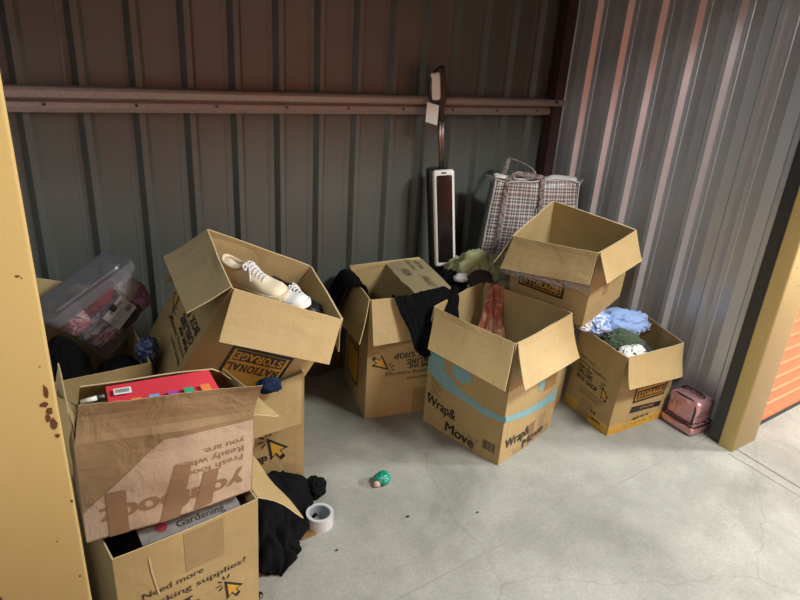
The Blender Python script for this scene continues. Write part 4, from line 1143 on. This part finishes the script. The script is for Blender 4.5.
# box by the back wall: two black cloths
def cf(x, z, off): return c.m(0, x, z, off)
bm = sheet([[c.m(0, .12, .50, -.04), c.m(0, .24, .52, -.04), c.m(0, .39, .52, -.04)],
            [c.m(0, .105, .617, -.005), c.m(0, .24, .624, -.005), c.m(0, .415, .632, -.005)],
            [c.m(0, .11, .60, .035), c.m(0, .25, .60, .035), c.m(0, .42, .60, .02)],
            [c.m(0, .15, .50, .105), c.m(0, .27, .50, .085), c.m(0, .42, .50, .04)],
            [c.m(0, .17, .42, .125), c.m(0, .28, .42, .09), c.m(0, .43, .42, .05)],
            [c.m(0, .225, .36, .105), c.m(0, .30, .36, .08), c.m(0, .43, .37, .05)]], 60, 56, .008, (7, 1.0), 4, .005, .01)
o = obj('black_garment', bm, M['black_cloth'], None, True); recenter(o, c.m(0, .27, .36, .1)); tag(o, 'black garment hanging over the front right of the box by the back wall', 'clothing')
c3 = V(C[7])
bm = sheet([[c.m(3, .04, .52, -.06), c.m(3, .14, .56, -.04), c.m(3, .27, .55, -.05)],
            [c.m(3, -.015, .607, -.008), c.m(3, .12, .612, -.005), c.m(3, .25, .612, -.008)],
            [c.m(3, -.03, .60, .05), c.m(3, .10, .60, .05), c.m(3, .21, .60, .045)],
            [c.m(3, -.02, .50, .105), c.m(3, .09, .50, .105), c.m(3, .22, .50, .105)],
            [c.m(3, .01, .41, .125), c.m(3, .10, .39, .13), c.m(3, .20, .42, .13)]], 40, 40, .010, (5, 1.2), 8, .005, .01)
o = obj('black_garment', bm, M['black_cloth'], None, True); recenter(o, c.m(3, .1, .4, .1)); tag(o, 'black garment hanging over the back left corner of the box by the back wall', 'clothing')
# olive garment and black clothes round the washer's foot
heap_thing('garment', 'olive green garment bundled between the floor washer and the checked bag', 'clothing', (2.00, 2.17, .575), (.135, .09, .11), 'olive_cloth', 57, .42, 2.0, floor=.47, rot=-.3)
heap_thing('garment', 'black garment round the foot of the floor washer', 'clothing', (1.875, 2.215, .53), (.10, .085, .075), 'black_cloth', 58, .3, 2.4, floor=.47)
heap_thing('cloth', 'small pale grey cloth below the floor washer', 'cloth', (1.86, 2.13, .605), (.04, .03, .02), 'white_cloth', 59, .25, 2.4)
heap_thing('garment', 'dark brown garment wedged under the tilted top right box', 'clothing', (1.935, 2.075, .60), (.06, .05, .045), 'dark_plum', 60, .2, 2.4) 
# left corner
heap_thing('bin_bag', 'black plastic sack of clothes slumped below the clear tub', 'bag', (.095, 2.03, .545), (.085, .13, .125), 'black_cloth', 61, .14, 2.4)
heap_thing('garment', 'black garment packed right of the black sack under the clear tub', 'clothing', (.255, 1.965, .525), (.075, .07, .085), 'black_cloth', 65, .14, 2.4)
heap_thing('crinkled_wrapper', 'dark blue crinkled plastic wrapper beside the clear tub', 'wrapper', (.345, 1.955, .625), (.028, .03, .045), 'blue_plastic', 62, .4, 3)
heap_thing('sock', 'navy sock caught between the two boxes behind the red folder', 'sock', (.675, 1.70, .535), (.04, .02, .024), 'navy_cloth', 63, .3, 2.6, rot=-.15)
# floor: black trousers, tape roll
bm = sheet([[(.50, 1.44, .03), (.56, 1.54, .16), (.62, 1.66, .20), (.72, 1.695, .16)],
            [(.53, 1.41, .02), (.60, 1.51, .12), (.68, 1.60, .13), (.80, 1.665, .12)],
            [(.57, 1.40, .012), (.64, 1.47, .06), (.70, 1.55, .055), (.80, 1.625, .07)],
            [(.58, 1.39, .01), (.67, 1.44, .012), (.715, 1.51, .012), (.80, 1.58, .012)]], 60, 50, .014, (5, 2.5), 12, .006)
for v in bm.verts: v.co.z = max(v.co.z, .002)
o = obj('black_trousers', bm, M['black_cloth'], None, True); recenter(o, (.66, 1.52, 0)); tag(o, 'black garment crumpled on the floor beside the roll of tape', 'clothing')
heap_thing('black_sock', 'black sock bunched against the bottom of the box with the cursor arrow', 'clothing', (.845, 1.70, .03), (.045, .035, .04), 'black_cloth', 64, .3, 2.4, floor=0)
def tape_roll():
    t = thing('packing_tape_roll', 'roll of clear packing tape standing flat on the concrete floor', 'tape roll', loc=(.798, 1.548, 0))
    def ringm(r0, r1, z0, z1, tilt=0):
        bm = bmesh.new(); n = 40
        R_ = [[bm.verts.new((.798+r*math.cos(2*PI*i/n), 1.548+r*math.sin(2*PI*i/n), z)) for i in range(n)] for r, z in ((r0, z0), (r1, z0), (r1, z1), (r0, z1))]
        for a in range(4):
            A, B = R_[a], R_[(a+1) % 4]
            for i in range(n): bm.faces.new((A[i], A[(i+1) % n], B[(i+1) % n], B[i]))
        return bm
    obj('tape_winding', ringm(.039, .050, .0, .05), simple('clear_tape_roll', (.50, .50, .52, 1), .15, bump=0, coat=.5), t, False)
    obj('core', ringm(.036, .039, .001, .049), simple('grey_core', (.22, .25, .27, 1), .5), t, False)
tape_roll()
def wrapper():
    t = thing('foil_wrapper', 'small crumpled teal wrapper alone on the middle of the floor', 'wrapper', loc=(1.112, 1.628, 0))
    obj('foil', heap((1.118, 1.628, .020), (.030, .027, .024), 71, .25, 2.2, floor=.001), M['teal'], t, True)
    obj('paper_end', heap((1.088, 1.618, .012), (.014, .012, .012), 72, .25, 2.2, floor=.001), M['pale_pink'], t, True)
wrapper()
def bolt():
    t = thing('metal_cap', 'small shiny metal cap on the floor by the nearest box', 'cap', loc=(.492, 1.352, 0))
    bm = bmesh.new(); cyl(bm, (.492, 1.352, 0), (.492, 1.352, .012), .011, .010, 24); obj('cap_body', bm, M['steel'], t)
    bm = bmesh.new(); cyl(bm, (.492, 1.352, .012), (.492, 1.352, .016), .006, .006, 16); obj('cap_top', bm, M['black_plastic'], t)
bolt()
for i, (x, y, r, lab) in enumerate(((1.099, 1.414, .006, 'dark crumb on the floor below the teal wrapper'), (1.345, 1.30, .004, 'tiny dark chip on the floor in front of the box with the blue band'), (.79, 1.40, .004, 'tiny brown leaf scrap on the floor near the roll of tape'))):
    heap_thing('debris_crumb', lab, 'debris', (x, y, .003), (r, r*.6, .004), 'rubber', 80+i, .3, 2.4, floor=.0005, sub=3)
# scrap of card under the black garment
bm = rbox(.06, .09, .004, .001, 1, off=(.735, 1.545, .0)); o = obj('card_scrap', bm, M['brown_gloss'] if False else M['tape_brown'], None); recenter(o, (.735, 1.545, 0)); tag(o, 'brown card scrap on the floor under the black garment', 'scrap')

# ------------------------------------------------------------------ folder, marker, magazine
def slab_on(P4, th, name, mats, parent=None):
    bm = bmesh.new(); vs = [bm.verts.new(p) for p in P4]; bm.faces.new(vs); bmesh.ops.recalc_face_normals(bm, faces=bm.faces[:])
    bmesh.ops.solidify(bm, geom=bm.faces[:], thickness=th); return obj(name, bm, mats, parent)
def folder():
    a, b, c_, d_ = V((.153, 1.470, .790)), V((.400, 1.436, .792)), V((.425, 1.335, .715)), V((.148, 1.370, .722))
    t = thing('folder', 'red folder with coloured index tabs lying in the worn top left box', 'folder', loc=(a+c_)/2)
    n = (b-a).cross(d_-a).normalized(); n = n if n.z > 0 else -n
    P_ = lambda u, v, o_=0: (a*(1-u)+b*u)*(1-v)+(d_*(1-u)+c_*u)*v+n*o_
    slab_on([P_(0, 0), P_(1, 0), P_(1, 1.5), P_(0, 1.5)], .006, 'cover', M['red'], t)
    slab_on([P_(u, v, .008) for u, v in ((.06, .12), (.22, .12), (.22, .26), (.06, .26))], .001, 'sticker', M['white'], t)
    bm = bmesh.new()
    for i in range(9):
        u = .08+i*.014; bm.faces.new([bm.verts.new(P_(x, y, .0105)) for x, y in ((u, .15), (u+.006, .15), (u+.006, .23), (u, .23))])
    obj('sticker_print', bm, M['ink'], t)
    for i, u in enumerate((.24, .40, .57, .72, .88)):
        tb = slab_on([P_(x, y, .009) for x, y in ((u-.045, .40-.06*i/4), (u+.045, .40-.06*i/4), (u+.045, .70), (u-.045, .70))], .001, 'index_tab', M['tabs'][i], t)
        bm = bmesh.new()
        for x0, x1, y0, y1 in ((-.03, .0, .46, .49), (.005, .03, .43, .46), (-.02, .02, .52, .55)):
            bm.faces.new([bm.verts.new(P_(u+x, y, .0115)) for x, y in ((x0, y0), (x1, y0), (x1, y1), (x0, y1))])
        obj('tab_print', bm, M['ink'], tb)
folder()
t = thing('marker_pen', 'white marker pen in the worn box left of the red folder', 'pen', loc=(.12, 1.44, .775))
bm = bmesh.new(); cyl(bm, (.092, 1.440, .778), (.128, 1.436, .783), .006, n=16); obj('barrel', bm, M['white_plastic'], t, True)
bm = bmesh.new(); cyl(bm, (.128, 1.436, .783), (.145, 1.434, .785), .0045, n=16); obj('pen_cap', bm, M['grey_plastic'], t, True)
# paper and things filling the box below the folder
heap_thing('garment', 'dark clothes filling the worn box under the red folder', 'clothing', (.27, 1.39, .60), (.15, .075, .11), 'dark_plum', 75, .1)
def magazine():
    a, b = V((.165, 1.262, .440)), V((.42, 1.275, .440)); up = V((-.01, .12, .035))
    t = thing('magazine', 'gardening magazine tucked in the nearest box behind its front edge', 'magazine', loc=a)
    slab_on([a, b, b+up, a+up], .006, 'pages', simple('magazine_cover', (.20, .18, .17, 1), .35, var=.4, nscale=40), t)
    n = (b-a).cross(up).normalized(); ex = (b-a).normalized(); ey = up.normalized(); bm = bmesh.new()
    for st, x, y, h in (('Gardening', .09, .012, .030), ('Guide', .10, .045, .030), ('Home', .17, .075, .030)):
        vs, fs, WW = text_tris(st, .01)
        for fc in fs:
            try: bm.faces.new([bm.verts.new(a+ex*(x+vs[i][0]*h)+ey*(y+vs[i][1]*h*.9)+n*.0072) for i in fc])
            except ValueError: pass
    obj('title_print', bm, M['ink'], t)
    bm = bmesh.new(); bm.faces.new([bm.verts.new(a+ex*(.055+.014*math.cos(k*PI/8))+ey*(.03+.014*math.sin(k*PI/8))+n*.0072) for k in range(16)]); obj('cover_spot', bm, M['crimson'], t)
magazine()
heap_thing('garment', 'dark clothes filling the nearest box below the magazine', 'clothing', (.26, 1.42, .30), (.15, .14, .125), 'dark_plum', 76, .1)

# handwriting on the inward flap of the back box
on_flap(c, (1.49, 2.0, .621), (1.593, 2.432, .632), 1, [('(KIDS)', .70, .80, .22, .20), ('(FRAGILE)', .46, .50, .22, .30), ('Games', .92, .30, .17, .26), ('Gravy boat', .96, .52, .16, .32), ('A', .14, .42, .22, .06)], fl)

# ------------------------------------------------------------------ light, world, camera
def area(name, loc, size, sy, power, col, rot):
    l = bpy.data.lights.new(name, 'AREA'); l.shape = 'RECTANGLE'; l.size = size; l.size_y = sy; l.energy = power; l.color = col
    o = bpy.data.objects.new(name, l); COL.objects.link(o); o.location = loc; o.rotation_euler = rot; return o
def fixture(name, x, y, L, power):
    bm = bmesh.new(); box(bm, x-L/2-.03, x+L/2+.03, y-.08, y+.08, 2.97, 3.04)
    o = obj(name, bm, M['white_plastic'], None); recenter(o, (x, y, 2.97)); o['kind'] = 'structure'
    area('corridor_lamp', (x, y, 2.96), L, .50, power, (.97, 1, .95), (0, 0, 0))
fixture('ceiling_batten', 6.2, -1.2, 1.0, 500)
fixture('ceiling_batten', 2.6, -.35, 1.0, 150)
fixture('ceiling_batten', -1.9, -.9, 1.0, 75)
wd = bpy.data.worlds.new('world'); scene.world = wd; wd.use_nodes = True
wd.node_tree.nodes['Background'].inputs[0].default_value = (.5, .5, .55, 1); wd.node_tree.nodes['Background'].inputs[1].default_value = .02

Mc = [[0.8311937443038785, -0.1582310289555921, 0.5329914641959597], [-0.5522449198822466, -0.3459408116739839, 0.7585186242160412], [0.06436231734757111, -0.9248177638291771, -0.37492612047128804]]
cam = bpy.data.cameras.new('camera'); co = bpy.data.objects.new('camera', cam); COL.objects.link(co)
m4 = Matrix([[Mc[r][0], -Mc[r][1], -Mc[r][2], 0] for r in range(3)]+[[0, 0, 0, 1]]); m4.translation = (0, 0, 1.6)
co.matrix_world = m4
cam.sensor_width = 36; cam.lens = 27; cam.clip_start = .01
scene.camera = co
scene.view_settings.view_transform = 'Standard'; scene.view_settings.look = 'None'; scene.view_settings.gamma = 1; scene.view_settings.exposure = .25

# repeats carry a common group phrase
for o in scene.objects:
    if o.parent is None and 'category' in o:
        if o['category'] == 'cardboard box': o['group'] = 'moving cartons stacked in the storage unit'
        elif o.name.startswith('folded_garment'): o['group'] = 'clothes inside the plastic tub'
        elif o['category'] == 'shoe': o['group'] = 'shoes in the tilted box'
        elif o['category'] == 'debris': o['group'] = 'specks on the concrete floor'
